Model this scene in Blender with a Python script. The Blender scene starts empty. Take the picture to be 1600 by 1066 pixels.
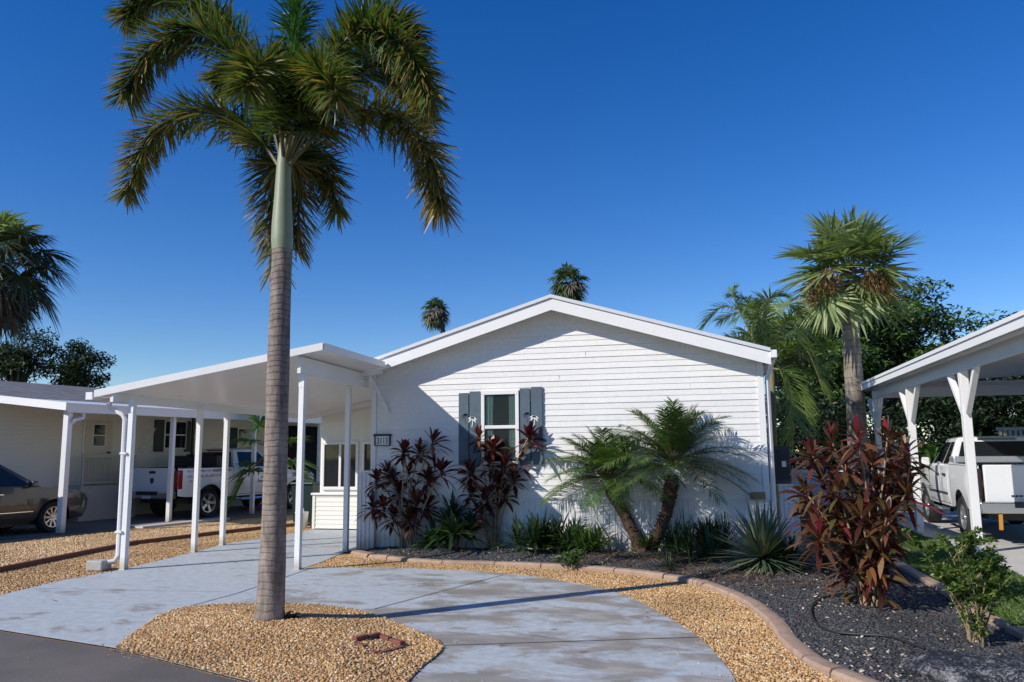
import bpy, bmesh, math, random
import numpy as np
from mathutils import Vector, Matrix
from mathutils.geometry import delaunay_2d_cdt

random.seed(7)
RNG = np.random.default_rng(11)
R = math.radians
sc = bpy.context.scene
COL = sc.collection

# ------------------------------------------------------------------ camera
CF = 1236.0
YAW, PIT, ROL, CH = R(-13.63), R(8.07), R(-0.55), 1.7
_f0 = Vector((math.sin(YAW), math.cos(YAW), 0)); _r0 = Vector((math.cos(YAW), -math.sin(YAW), 0)); _u0 = Vector((0, 0, 1))
FWD = math.cos(PIT) * _f0 + math.sin(PIT) * _u0
_u1 = math.cos(PIT) * _u0 - math.sin(PIT) * _f0
RIGHT = math.cos(ROL) * _r0 + math.sin(ROL) * _u1
UP = math.cos(ROL) * _u1 - math.sin(ROL) * _r0
EYE = Vector((0, 0, CH))
cam_d = bpy.data.cameras.new('camera'); cam = bpy.data.objects.new('camera', cam_d); COL.objects.link(cam)
cam.matrix_world = Matrix(((RIGHT.x, UP.x, -FWD.x, 0), (RIGHT.y, UP.y, -FWD.y, 0), (RIGHT.z, UP.z, -FWD.z, CH), (0, 0, 0, 1)))
cam_d.sensor_width = 36.0; cam_d.lens = CF / 1600 * 36; cam_d.clip_end = 3000; cam_d.clip_start = 0.05
sc.camera = cam

# survey helpers: read a measured sight line against the ground or an upright plane of the place
def sight(x, y): return FWD + RIGHT * ((x - 800) / CF) - UP * ((y - 533) / CF)
def ground(x, y, z=0.0):
    d = sight(x, y); return EYE + d * ((z - CH) / d.z)
def on_y(x, y, Y):
    d = sight(x, y); return EYE + d * (Y / d.y)
def on_x(x, y, X):
    d = sight(x, y); return EYE + d * (X / d.x)

# ------------------------------------------------------------------ light
SUN_EL, SUN_AZ = 33.0, 227.0          # azimuth from +Y, clockwise
to_sun = Vector((math.sin(R(SUN_AZ)) * math.cos(R(SUN_EL)), math.cos(R(SUN_AZ)) * math.cos(R(SUN_EL)), math.sin(R(SUN_EL))))
sd = bpy.data.lights.new('sun', 'SUN'); sd.energy = 4.9; sd.angle = R(0.53); sd.color = (1.0, 0.945, 0.86)
so = bpy.data.objects.new('sun', sd); COL.objects.link(so)
so.rotation_euler = (-to_sun).to_track_quat('-Z', 'Y').to_euler()
w = bpy.data.worlds.new('World'); sc.world = w; w.use_nodes = True
nt = w.node_tree; nt.nodes.clear()
sky = nt.nodes.new('ShaderNodeTexSky'); sky.sky_type = 'NISHITA'; sky.sun_disc = False
sky.sun_elevation = R(SUN_EL); sky.sun_rotation = R(SUN_AZ)
sky.altitude = 0; sky.air_density = 1.0; sky.dust_density = 0.0; sky.ozone_density = 4.0
hs = nt.nodes.new('ShaderNodeHueSaturation'); hs.inputs['Saturation'].default_value = 1.34; hs.inputs['Hue'].default_value = 0.515; hs.inputs['Value'].default_value = 1.0
bg = nt.nodes.new('ShaderNodeBackground'); bg.inputs['Strength'].default_value = 0.131
wo = nt.nodes.new('ShaderNodeOutputWorld')
nt.links.new(sky.outputs[0], hs.inputs['Color']); nt.links.new(hs.outputs[0], bg.inputs['Color']); nt.links.new(bg.outputs[0], wo.inputs['Surface'])
sc.view_settings.view_transform = 'Standard'; sc.view_settings.look = 'None'; sc.view_settings.exposure = 0
try:
    sc.cycles.max_bounces = 8; sc.cycles.transparent_max_bounces = 12; sc.cycles.use_denoising = True
    sc.cycles.caustics_reflective = False; sc.cycles.caustics_refractive = False
except Exception: pass

# ------------------------------------------------------------------ materials
def N(nt, t, **kw):
    n = nt.nodes.new(t)
    for k, v in kw.items():
        if hasattr(n, k): setattr(n, k, v)
        else: n.inputs[k].default_value = v
    return n
def new_mat(name):
    m = bpy.data.materials.new(name); m.use_nodes = True
    return m, m.node_tree, m.node_tree.nodes['Principled BSDF']
def rgb(c): return (c[0], c[1], c[2], 1.0)
def ramp(nt, stops):
    n = nt.nodes.new('ShaderNodeValToRGB'); cr = n.color_ramp
    while len(cr.elements) < len(stops): cr.elements.new(0.5)
    for e, (p, c) in zip(cr.elements, stops): e.position = p; e.color = rgb(c)
    return n
def surf(name, col, rough=0.5, metal=0.0, spec=0.5, var=0.12, scale=3.0, fine=60.0, bump=0.0, bscale=120.0, coat=0.0, dirt=None, grime=0.0):
    """plain surface with large soft and small fine colour variation"""
    m, t, b = new_mat(name)
    tc = N(t, 'ShaderNodeTexCoord')
    n1 = N(t, 'ShaderNodeTexNoise', Scale=scale, Detail=6.0, Roughness=0.6); n2 = N(t, 'ShaderNodeTexNoise', Scale=fine, Detail=3.0)
    t.links.new(tc.outputs['Object'], n1.inputs['Vector']); t.links.new(tc.outputs['Object'], n2.inputs['Vector'])
    a = N(t, 'ShaderNodeMath', operation='ADD'); t.links.new(n1.outputs[0], a.inputs[0]); t.links.new(n2.outputs[0], a.inputs[1])
    h = N(t, 'ShaderNodeMath', operation='MULTIPLY'); h.inputs[1].default_value = 0.5; t.links.new(a.outputs[0], h.inputs[0])
    lo = [c * (1 - var) for c in col]; hi = [min(1, c * (1 + var)) for c in col]
    if dirt: lo = dirt
    rp = ramp(t, [(0.32, lo), (0.5, col), (0.68, hi)]); t.links.new(h.outputs[0], rp.inputs[0])
    if grime:
        sx = N(t, 'ShaderNodeSeparateXYZ'); t.links.new(tc.outputs['Object'], sx.inputs[0])
        ng = N(t, 'ShaderNodeTexNoise', Scale=4.0, Detail=5.0); t.links.new(tc.outputs['Object'], ng.inputs['Vector'])
        ma = N(t, 'ShaderNodeMath', operation='MULTIPLY_ADD'); ma.inputs[1].default_value = -1.4 * grime; t.links.new(ng.outputs[0], ma.inputs[0]); t.links.new(sx.outputs[2], ma.inputs[2])
        mr = N(t, 'ShaderNodeMapRange'); mr.inputs['From Min'].default_value = -0.5 * grime; mr.inputs['From Max'].default_value = 0.6 * grime; mr.inputs['To Min'].default_value = 0.6; mr.inputs['To Max'].default_value = 0.0; t.links.new(ma.outputs[0], mr.inputs['Value'])
        mg = N(t, 'ShaderNodeMix', data_type='RGBA'); t.links.new(mr.outputs[0], mg.inputs[0]); t.links.new(rp.outputs[0], mg.inputs[6]); mg.inputs[7].default_value = (0.27, 0.22, 0.165, 1); t.links.new(mg.outputs[2], b.inputs['Base Color'])
    else: t.links.new(rp.outputs[0], b.inputs['Base Color'])
    b.inputs['Roughness'].default_value = rough; b.inputs['Metallic'].default_value = metal
    b.inputs['Specular IOR Level'].default_value = spec
    if coat: b.inputs['Coat Weight'].default_value = coat; b.inputs['Coat Roughness'].default_value = 0.05
    if bump:
        n3 = N(t, 'ShaderNodeTexNoise', Scale=bscale, Detail=5.0); t.links.new(tc.outputs['Object'], n3.inputs['Vector'])
        bp = N(t, 'ShaderNodeBump', Strength=bump, Distance=0.02); t.links.new(n3.outputs[0], bp.inputs['Height']); t.links.new(bp.outputs[0], b.inputs['Normal'])
    return m
def leaf(name, cols, rough=0.42, trans=0.25, tint=(1.2, 1.3, 0.5), spec=0.5):
    """leaf colour picked per leaf from a ramp, a little light through the blade"""
    m, t, b = new_mat(name)
    g = N(t, 'ShaderNodeNewGeometry'); k = len(cols)
    rp = ramp(t, [(i / max(1, k - 1), c) for i, c in enumerate(cols)])
    t.links.new(g.outputs['Random Per Island'], rp.inputs[0]); t.links.new(rp.outputs[0], b.inputs['Base Color'])
    b.inputs['Roughness'].default_value = rough; b.inputs['Specular IOR Level'].default_value = spec
    tr = N(t, 'ShaderNodeBsdfTranslucent'); mx = N(t, 'ShaderNodeMixShader'); mx.inputs[0].default_value = trans
    ml = N(t, 'ShaderNodeMix', data_type='RGBA', blend_type='MULTIPLY'); ml.inputs[0].default_value = 1.0
    t.links.new(rp.outputs[0], ml.inputs[6]); ml.inputs[7].default_value = rgb(tint)
    t.links.new(ml.outputs[2], tr.inputs['Color'])
    out = t.nodes['Material Output']
    t.links.new(b.outputs[0], mx.inputs[1]); t.links.new(tr.outputs[0], mx.inputs[2]); t.links.new(mx.outputs[0], out.inputs['Surface'])
    return m
def island(name, cols, rough=0.7, spec=0.3):
    m, t, b = new_mat(name)
    g = N(t, 'ShaderNodeNewGeometry')
    rp = ramp(t, [(i / (len(cols) - 1), c) for i, c in enumerate(cols)])
    t.links.new(g.outputs['Random Per Island'], rp.inputs[0])
    tc = N(t, 'ShaderNodeTexCoord'); n1 = N(t, 'ShaderNodeTexNoise', Scale=0.9, Detail=3.0); t.links.new(tc.outputs['Object'], n1.inputs['Vector'])
    r2 = ramp(t, [(0.3, (0.72, 0.7, 0.68)), (0.6, (1, 1, 1))]); t.links.new(n1.outputs[0], r2.inputs[0])
    ml = N(t, 'ShaderNodeMix', data_type='RGBA', blend_type='MULTIPLY'); ml.inputs[0].default_value = 1.0
    t.links.new(rp.outputs[0], ml.inputs[6]); t.links.new(r2.outputs[0], ml.inputs[7])
    t.links.new(ml.outputs[2], b.inputs['Base Color'])
    b.inputs['Roughness'].default_value = rough; b.inputs['Specular IOR Level'].default_value = spec
    return m
def glass(name, tint=(0.02, 0.025, 0.03), see=0.5):
    m, t, b = new_mat(name)
    b.inputs['Base Color'].default_value = rgb(tint); b.inputs['Roughness'].default_value = 0.03; b.inputs['Specular IOR Level'].default_value = 0.45
    tc = N(t, 'ShaderNodeTexCoord'); n = N(t, 'ShaderNodeTexNoise', Scale=2.0); t.links.new(tc.outputs['Object'], n.inputs['Vector'])
    bp = N(t, 'ShaderNodeBump', Strength=0.03, Distance=0.02); t.links.new(n.outputs[0], bp.inputs['Height']); t.links.new(bp.outputs[0], b.inputs['Normal'])
    if see:
        tr = N(t, 'ShaderNodeBsdfTransparent'); tr.inputs[0].default_value = (0.8, 0.85, 0.85, 1); mx = N(t, 'ShaderNodeMixShader'); mx.inputs[0].default_value = see
        t.links.new(b.outputs[0], mx.inputs[1]); t.links.new(tr.outputs[0], mx.inputs[2]); t.links.new(mx.outputs[0], t.nodes['Material Output'].inputs['Surface'])
    return m

M = {}
M['siding'] = surf('siding', (0.77, 0.755, 0.735), 0.42, var=0.07, scale=0.9, fine=14, spec=0.4)
M['trim'] = surf('white_trim', (0.79, 0.78, 0.77), 0.38, var=0.04, scale=2, spec=0.45)
M['metal_white'] = surf('white_aluminium', (0.79, 0.78, 0.765), 0.33, var=0.07, scale=1.4, spec=0.5, grime=0.16)
M['soffit'] = surf('soffit_white', (0.74, 0.73, 0.72), 0.35, var=0.05, scale=0.8)
M['skirt'] = surf('skirting_vinyl', (0.74, 0.73, 0.73), 0.45, var=0.08, scale=2.5, dirt=(0.60, 0.58, 0.56), grime=0.28)
M['cream'] = surf('cream_siding', (0.80, 0.77, 0.69), 0.5, var=0.05, scale=1.2)
M['cream_trim'] = surf('cream_trim', (0.80, 0.78, 0.70), 0.5, var=0.04)
M['roof_white'] = surf('white_roof', (0.62, 0.63, 0.66), 0.5, var=0.06)
M['shutter'] = surf('slate_blue_paint', (0.075, 0.112, 0.145), 0.55, var=0.22, scale=6, fine=90)
M['green_shutter'] = surf('dark_green_paint', (0.02, 0.035, 0.032), 0.5)
M['navy'] = surf('emblem_shadow_navy', (0.035, 0.05, 0.075), 0.5)  # dark blue painted as the shadow of the shutter emblems
M['black'] = surf('black_plastic', (0.018, 0.018, 0.02), 0.5)
M['dark_room'] = surf('dark_interior', (0.012, 0.012, 0.012), 0.9, var=0.3)
M['dark_grey'] = surf('dark_grey_metal', (0.045, 0.047, 0.05), 0.5)
M['curtain'] = surf('curtain_cloth', (0.42, 0.55, 0.52), 0.9, var=0.15, scale=8)
M['glass'] = glass('window_glass', tint=(0.04, 0.05, 0.055), see=0.80)
M['glass_dark'] = glass('tinted_glass', (0.012, 0.014, 0.016), see=0)
M['rubber'] = surf('tyre_rubber', (0.018, 0.018, 0.019), 0.75, bump=0.3)
M['alloy'] = surf('alloy_wheel', (0.60, 0.61, 0.62), 0.28, metal=0.8)
M['chrome'] = surf('bumper_chrome', (0.62, 0.63, 0.64), 0.16, metal=1.0, var=0.04)
M['truck_white'] = surf('white_car_paint', (0.76, 0.77, 0.78), 0.28, coat=0.6, var=0.03)
M['taupe'] = surf('taupe_car_paint', (0.040, 0.039, 0.039), 0.30, metal=0.2, coat=0.8, var=0.05)
M['red_lens'] = surf('red_lens', (0.28, 0.008, 0.01), 0.2, coat=0.5)
M['smoke_lens'] = surf('smoked_lens', (0.030, 0.012, 0.018), 0.2, coat=0.5)
M['clear_lens'] = surf('clear_lens', (0.55, 0.56, 0.58), 0.15, coat=0.5)
M['amber'] = surf('amber_strap', (0.55, 0.26, 0.02), 0.5)
M['tread'] = surf('tread_plate', (0.55, 0.55, 0.56), 0.35, metal=0.7, var=0.25, scale=40)
M['teal_ink'] = surf('teal_lettering', (0.10, 0.26, 0.27), 0.5)
M['red_ink'] = surf('red_lettering', (0.50, 0.12, 0.10), 0.5)
M['wood'] = surf('weathered_wood', (0.46, 0.36, 0.24), 0.8, var=0.25, scale=9)
M['brick'] = surf('red_brick', (0.21, 0.075, 0.05), 0.85, var=0.25, scale=9, bump=0.4)
M['block'] = surf('concrete_block', (0.42, 0.41, 0.38), 0.85, var=0.15, scale=7, bump=0.4)
M['edging'] = surf('terracotta_edging', (0.39, 0.275, 0.195), 0.85, var=0.22, scale=7, fine=120, bump=0.5, dirt=(0.27, 0.155, 0.115))
M['timber'] = surf('red_timber', (0.17, 0.075, 0.05), 0.85, var=0.25, scale=5, bump=0.4)
M['hose'] = surf('black_hose', (0.02, 0.02, 0.02), 0.5)
M['rock'] = surf('black_rock', (0.030, 0.031, 0.036), 0.5, var=0.9, scale=9, fine=50, bump=1.0, bscale=16)
M['rock'].node_tree.nodes['Color Ramp'].color_ramp.elements[2].position = 0.62; M['rock'].node_tree.nodes['Color Ramp'].color_ramp.elements[2].color = (0.22, 0.22, 0.23, 1)
M['green_bin'] = surf('green_plastic', (0.004, 0.022, 0.018), 0.4)
M['white_plastic'] = surf('white_plastic', (0.75, 0.75, 0.74), 0.4)
M['pale_concrete'] = surf('pale_concrete', (0.52, 0.50, 0.46), 0.85, var=0.1, scale=1.2, bump=0.15)
M['grey_concrete'] = surf('grey_concrete', (0.16, 0.16, 0.165), 0.85, var=0.2, scale=0.9, bump=0.15)
M['cane'] = surf('plant_cane', (0.30, 0.22, 0.13), 0.8, var=0.3, scale=14, bump=0.4)
M['bark_dark'] = surf('dark_bark', (0.075, 0.042, 0.026), 0.9, var=0.4, scale=14, bump=0.9, bscale=50)
M['bark'] = surf('tree_bark', (0.10, 0.085, 0.07), 0.9, var=0.3, scale=10, bump=0.8, bscale=40)
M['crownshaft'] = surf('crownshaft_green', (0.24, 0.27, 0.175), 0.5, var=0.15, scale=3)
M['areca_stem'] = surf('yellow_green_stem', (0.21, 0.19, 0.085), 0.6, var=0.25, scale=5)
M['dead_leaf'] = leaf('dead_leaf', [(0.05, 0.03, 0.02), (0.10, 0.06, 0.035), (0.16, 0.10, 0.06)], 0.8, 0.1, (1, 0.9, 0.7))
M['litter'] = island('dry_litter', [(0.10, 0.06, 0.035), (0.2, 0.13, 0.08), (0.3, 0.2, 0.13)], 0.9)
M['foxtail'] = leaf('foxtail_green', [(0.030, 0.060, 0.014), (0.055, 0.100, 0.020), (0.085, 0.145, 0.028), (0.12, 0.17, 0.035), (0.17, 0.165, 0.04)], 0.45, 0.32, spec=0.5)
M['foxtail_old'] = leaf('foxtail_bronze', [(0.09, 0.12, 0.025), (0.17, 0.16, 0.03), (0.26, 0.18, 0.04), (0.34, 0.22, 0.08), (0.09, 0.13, 0.03)], 0.45, 0.3, spec=0.5)
M['foxtail_new'] = leaf('foxtail_spear_green', [(0.035, 0.10, 0.02), (0.06, 0.16, 0.035)], 0.4, 0.3)
M['rachis'] = surf('palm_rachis', (0.13, 0.12, 0.05), 0.6)
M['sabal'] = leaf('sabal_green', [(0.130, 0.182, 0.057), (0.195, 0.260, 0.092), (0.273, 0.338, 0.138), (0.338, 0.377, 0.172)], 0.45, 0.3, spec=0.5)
M['sabal_shade'] = leaf('sabal_shaded_green', [(0.035, 0.048, 0.018), (0.06, 0.075, 0.025), (0.10, 0.085, 0.045)], 0.5, 0.15)  # darker copy of the sabal green, shade put into the leaf colour
M['fruit'] = leaf('palm_fruit', [(0.11, 0.06, 0.015), (0.19, 0.11, 0.03), (0.16, 0.10, 0.04)], 0.7, 0.05, (1, 1, 0.8))
M['far_palm'] = leaf('distant_palm', [(0.060, 0.096, 0.036), (0.096, 0.150, 0.054), (0.144, 0.180, 0.072)], 0.5, 0.2)
M['far_dead'] = leaf('distant_palm_dry', [(0.13, 0.11, 0.07), (0.20, 0.17, 0.12), (0.09, 0.085, 0.045)], 0.7, 0.1, (1, 1, 0.9))
M['areca'] = leaf('areca_green', [(0.092, 0.164, 0.030), (0.156, 0.241, 0.053), (0.239, 0.276, 0.075)], 0.42, 0.3)
M['pygmy'] = leaf('pygmy_palm_green', [(0.042, 0.084, 0.022), (0.066, 0.126, 0.029), (0.102, 0.174, 0.038), (0.156, 0.216, 0.060)], 0.45, 0.25, spec=0.5)
M['pygmy_light'] = leaf('pygmy_palm_light', [(0.065, 0.135, 0.02), (0.095, 0.18, 0.03), (0.13, 0.22, 0.05)], 0.45, 0.32, spec=0.55)
M['cordy'] = leaf('cordyline_maroon', [(0.036, 0.011, 0.010), (0.058, 0.015, 0.014), (0.098, 0.019, 0.018), (0.078, 0.029, 0.016), (0.156, 0.032, 0.026)], 0.36, 0.22, (1.7, 0.8, 0.6), spec=0.6)
M['cordy_bronze'] = leaf('cordyline_bronze', [(0.075, 0.030, 0.018), (0.11, 0.060, 0.022), (0.055, 0.018, 0.016), (0.13, 0.075, 0.026), (0.20, 0.030, 0.034), (0.10, 0.105, 0.03), (0.09, 0.02, 0.02)], 0.36, 0.25, (1.8, 0.9, 0.5), spec=0.6)
M['cordy_red'] = leaf('cordyline_crimson', [(0.20, 0.015, 0.03), (0.30, 0.025, 0.04), (0.10, 0.015, 0.018), (0.12, 0.02, 0.02)], 0.4, 0.3, (1.6, 0.7, 0.7))
M['cordy_gold'] = leaf('cordyline_fading', [(0.34, 0.15, 0.04), (0.28, 0.09, 0.03), (0.22, 0.16, 0.05), (0.38, 0.20, 0.10)], 0.5, 0.3, (1.4, 1.0, 0.6))
M['agave'] = leaf('sword_leaf', [(0.055, 0.085, 0.05), (0.085, 0.12, 0.07), (0.11, 0.15, 0.085), (0.20, 0.23, 0.13)], 0.45, 0.1)
M['agave_pale'] = leaf('sword_leaf_pale', [(0.42, 0.42, 0.24), (0.32, 0.34, 0.16)], 0.5, 0.15)
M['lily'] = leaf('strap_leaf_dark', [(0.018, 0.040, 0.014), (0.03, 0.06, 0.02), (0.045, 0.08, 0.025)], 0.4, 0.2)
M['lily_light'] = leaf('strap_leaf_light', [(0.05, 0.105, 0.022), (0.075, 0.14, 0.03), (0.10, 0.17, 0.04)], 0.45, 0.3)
M['shrub'] = leaf('shrub_green', [(0.06, 0.115, 0.02), (0.10, 0.17, 0.03), (0.16, 0.23, 0.05)], 0.4, 0.35, spec=0.6)
M['shrub_dark'] = leaf('shrub_dark_green', [(0.015, 0.03, 0.012), (0.025, 0.045, 0.018)], 0.45, 0.2)
M['petal_white'] = leaf('white_petal', [(0.8, 0.8, 0.76), (0.7, 0.7, 0.68)], 0.5, 0.3, (1, 1, 1))
M['petal_violet'] = leaf('violet_petal', [(0.22, 0.12, 0.42), (0.30, 0.18, 0.5)], 0.5, 0.3, (1, 1, 1))
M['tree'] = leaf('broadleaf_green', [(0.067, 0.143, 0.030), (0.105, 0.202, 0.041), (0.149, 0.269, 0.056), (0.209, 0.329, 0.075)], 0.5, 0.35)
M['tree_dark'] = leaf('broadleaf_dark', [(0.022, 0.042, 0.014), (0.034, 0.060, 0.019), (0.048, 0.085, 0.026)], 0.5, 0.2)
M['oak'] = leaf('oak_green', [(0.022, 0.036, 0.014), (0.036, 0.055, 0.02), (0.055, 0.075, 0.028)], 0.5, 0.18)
M['banana'] = leaf('banana_green', [(0.14, 0.24, 0.04), (0.10, 0.19, 0.03)], 0.4, 0.4)
M['grass'] = leaf('lawn_blades', [(0.045, 0.10, 0.014), (0.07, 0.14, 0.02), (0.10, 0.17, 0.03), (0.15, 0.18, 0.05)], 0.5, 0.3)
M['pebble'] = island('river_pebbles', [(0.359, 0.169, 0.055), (0.528, 0.287, 0.101), (0.634, 0.396, 0.155), (0.422, 0.208, 0.064), (0.739, 0.534, 0.292), (0.211, 0.099, 0.046), (0.676, 0.425, 0.173), (0.816, 0.673, 0.456), (0.549, 0.317, 0.119), (0.475, 0.326, 0.182)], 0.6, 0.35)
M['pebble_pale'] = island('pale_pebbles', [(0.559, 0.337, 0.159), (0.745, 0.485, 0.244), (0.850, 0.606, 0.328), (0.435, 0.255, 0.127), (0.850, 0.714, 0.434)], 0.65, 0.3)
M['chip'] = island('black_mulch_chips', [(0.028, 0.030, 0.034), (0.055, 0.058, 0.064), (0.08, 0.084, 0.092), (0.04, 0.041, 0.045), (0.14, 0.145, 0.155), (0.11, 0.085, 0.065), (0.06, 0.063, 0.07), (0.03, 0.03, 0.032)], 0.6, 0.4)
M['shell'] = island('white_chips', [(0.5, 0.42, 0.33), (0.65, 0.58, 0.48), (0.35, 0.26, 0.18)], 0.7)
M['gravel_bed'] = surf('gravel_ground', (0.33, 0.20, 0.09), 0.95, var=0.4, scale=2, fine=55, bump=1.0, bscale=45)
M['soil'] = surf('mulch_ground', (0.026, 0.026, 0.029), 0.95, var=0.5, scale=4, fine=70, bump=1.0, bscale=60)
M['turf'] = surf('turf_soil', (0.045, 0.07, 0.02), 0.95, var=0.4, scale=2, fine=50, bump=0.8, bscale=50)
M['scrub'] = surf('far_ground', (0.07, 0.085, 0.035), 0.95, var=0.4, scale=0.2, fine=3)
M['joint'] = surf('slab_joint', (0.055, 0.06, 0.07), 0.9)

def asphalt():
    m, t, b = new_mat('asphalt')
    tc = N(t, 'ShaderNodeTexCoord'); n1 = N(t, 'ShaderNodeTexNoise', Scale=180.0, Detail=4.0); n2 = N(t, 'ShaderNodeTexNoise', Scale=1.3, Detail=5.0)
    for n in (n1, n2): t.links.new(tc.outputs['Object'], n.inputs['Vector'])
    r1 = ramp(t, [(0.3, (0.080, 0.068, 0.061)), (0.55, (0.145, 0.126, 0.114)), (0.75, (0.29, 0.26, 0.23))]); t.links.new(n1.outputs[0], r1.inputs[0])
    r2 = ramp(t, [(0.3, (0.72, 0.72, 0.72)), (0.7, (1.15, 1.15, 1.15))]); t.links.new(n2.outputs[0], r2.inputs[0])
    ml = N(t, 'ShaderNodeMix', data_type='RGBA', blend_type='MULTIPLY'); ml.inputs[0].default_value = 1
    t.links.new(r1.outputs[0], ml.inputs[6]); t.links.new(r2.outputs[0], ml.inputs[7]); t.links.new(ml.outputs[2], b.inputs['Base Color'])
    b.inputs['Roughness'].default_value = 0.85
    bp = N(t, 'ShaderNodeBump', Strength=0.5, Distance=0.006); t.links.new(n1.outputs[0], bp.inputs['Height']); t.links.new(bp.outputs[0], b.inputs['Normal'])
    return m
M['asphalt'] = asphalt()
def painted():
    """blue-grey concrete paint worn through to brown-grey concrete in streaky patches"""
    m, t, b = new_mat('painted_concrete')
    tc = N(t, 'ShaderNodeTexCoord')
    mp = N(t, 'ShaderNodeMapping'); mp.inputs['Scale'].default_value = (0.7, 1.15, 1); mp.inputs['Rotation'].default_value = (0, 0, R(-28)); t.links.new(tc.outputs['Object'], mp.inputs[0])
    n1 = N(t, 'ShaderNodeTexNoise', Scale=1.35, Detail=14.0, Roughness=0.70, Distortion=0.35); t.links.new(mp.outputs[0], n1.inputs['Vector'])
    # more wear toward the loop (east), less under the carport
    sx = N(t, 'ShaderNodeSeparateXYZ'); t.links.new(tc.outputs['Object'], sx.inputs[0])
    mr = N(t, 'ShaderNodeMapRange'); mr.inputs['From Min'].default_value = -7.0; mr.inputs['From Max'].default_value = -2.5; mr.inputs['To Min'].default_value = -0.10; mr.inputs['To Max'].default_value = 0.012
    t.links.new(sx.outputs[0], mr.inputs['Value'])
    ad = N(t, 'ShaderNodeMath', operation='ADD'); t.links.new(n1.outputs[0], ad.inputs[0]); t.links.new(mr.outputs[0], ad.inputs[1])
    wear = ramp(t, [(0.462, (0, 0, 0)), (0.545, (1, 1, 1))]); t.links.new(ad.outputs[0], wear.inputs[0])
    n2 = N(t, 'ShaderNodeTexNoise', Scale=9.0, Detail=6.0); t.links.new(tc.outputs['Object'], n2.inputs['Vector'])
    pc = ramp(t, [(0.3, (0.395, 0.435, 0.455)), (0.5, (0.465, 0.505, 0.525)), (0.7, (0.53, 0.56, 0.575))]); t.links.new(n2.outputs[0], pc.inputs[0])
    n3 = N(t, 'ShaderNodeTexNoise', Scale=3.0, Detail=6.0); t.links.new(mp.outputs[0], n3.inputs['Vector'])
    wc = ramp(t, [(0.3, (0.225, 0.20, 0.17)), (0.55, (0.30, 0.27, 0.232)), (0.7, (0.42, 0.39, 0.34)), (0.78, (0.44, 0.37, 0.24))]); t.links.new(n3.outputs[0], wc.inputs[0])
    mw = N(t, 'ShaderNodeMath', operation='MULTIPLY'); mw.inputs[1].default_value = 0.92; t.links.new(wear.outputs[0], mw.inputs[0])
    mx = N(t, 'ShaderNodeMix', data_type='RGBA'); t.links.new(mw.outputs[0], mx.inputs[0]); t.links.new(pc.outputs[0], mx.inputs[6]); t.links.new(wc.outputs[0], mx.inputs[7])
    n4 = N(t, 'ShaderNodeTexNoise', Scale=130.0, Detail=3.0); t.links.new(tc.outputs['Object'], n4.inputs['Vector'])
    sp = ramp(t, [(0.3, (0.82, 0.82, 0.82)), (0.55, (1, 1, 1))]); t.links.new(n4.outputs[0], sp.inputs[0])
    ml = N(t, 'ShaderNodeMix', data_type='RGBA', blend_type='MULTIPLY'); ml.inputs[0].default_value = 1
    t.links.new(mx.outputs[2], ml.inputs[6]); t.links.new(sp.outputs[0], ml.inputs[7]); t.links.new(ml.outputs[2], b.inputs['Base Color'])
    b.inputs['Roughness'].default_value = 0.62
    bp = N(t, 'ShaderNodeBump', Strength=0.25, Distance=0.006); t.links.new(n4.outputs[0], bp.inputs['Height']); t.links.new(bp.outputs[0], b.inputs['Normal'])
    return m
M['painted'] = painted()
def shingles():
    m, t, b = new_mat('grey_shingles')
    tc = N(t, 'ShaderNodeTexCoord'); br = N(t, 'ShaderNodeTexBrick'); t.links.new(tc.outputs['UV'], br.inputs['Vector'])
    br.inputs['Color1'].default_value = rgb((0.145, 0.15, 0.155)); br.inputs['Color2'].default_value = rgb((0.225, 0.225, 0.23)); br.inputs['Mortar'].default_value = rgb((0.05, 0.05, 0.05))
    br.inputs['Scale'].default_value = 1.0; br.inputs['Brick Width'].default_value = 0.3; br.inputs['Row Height'].default_value = 0.14; br.inputs['Mortar Size'].default_value = 0.012
    t.links.new(br.outputs[0], b.inputs['Base Color']); b.inputs['Roughness'].default_value = 0.9
    return m
M['shingle'] = shingles()
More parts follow.
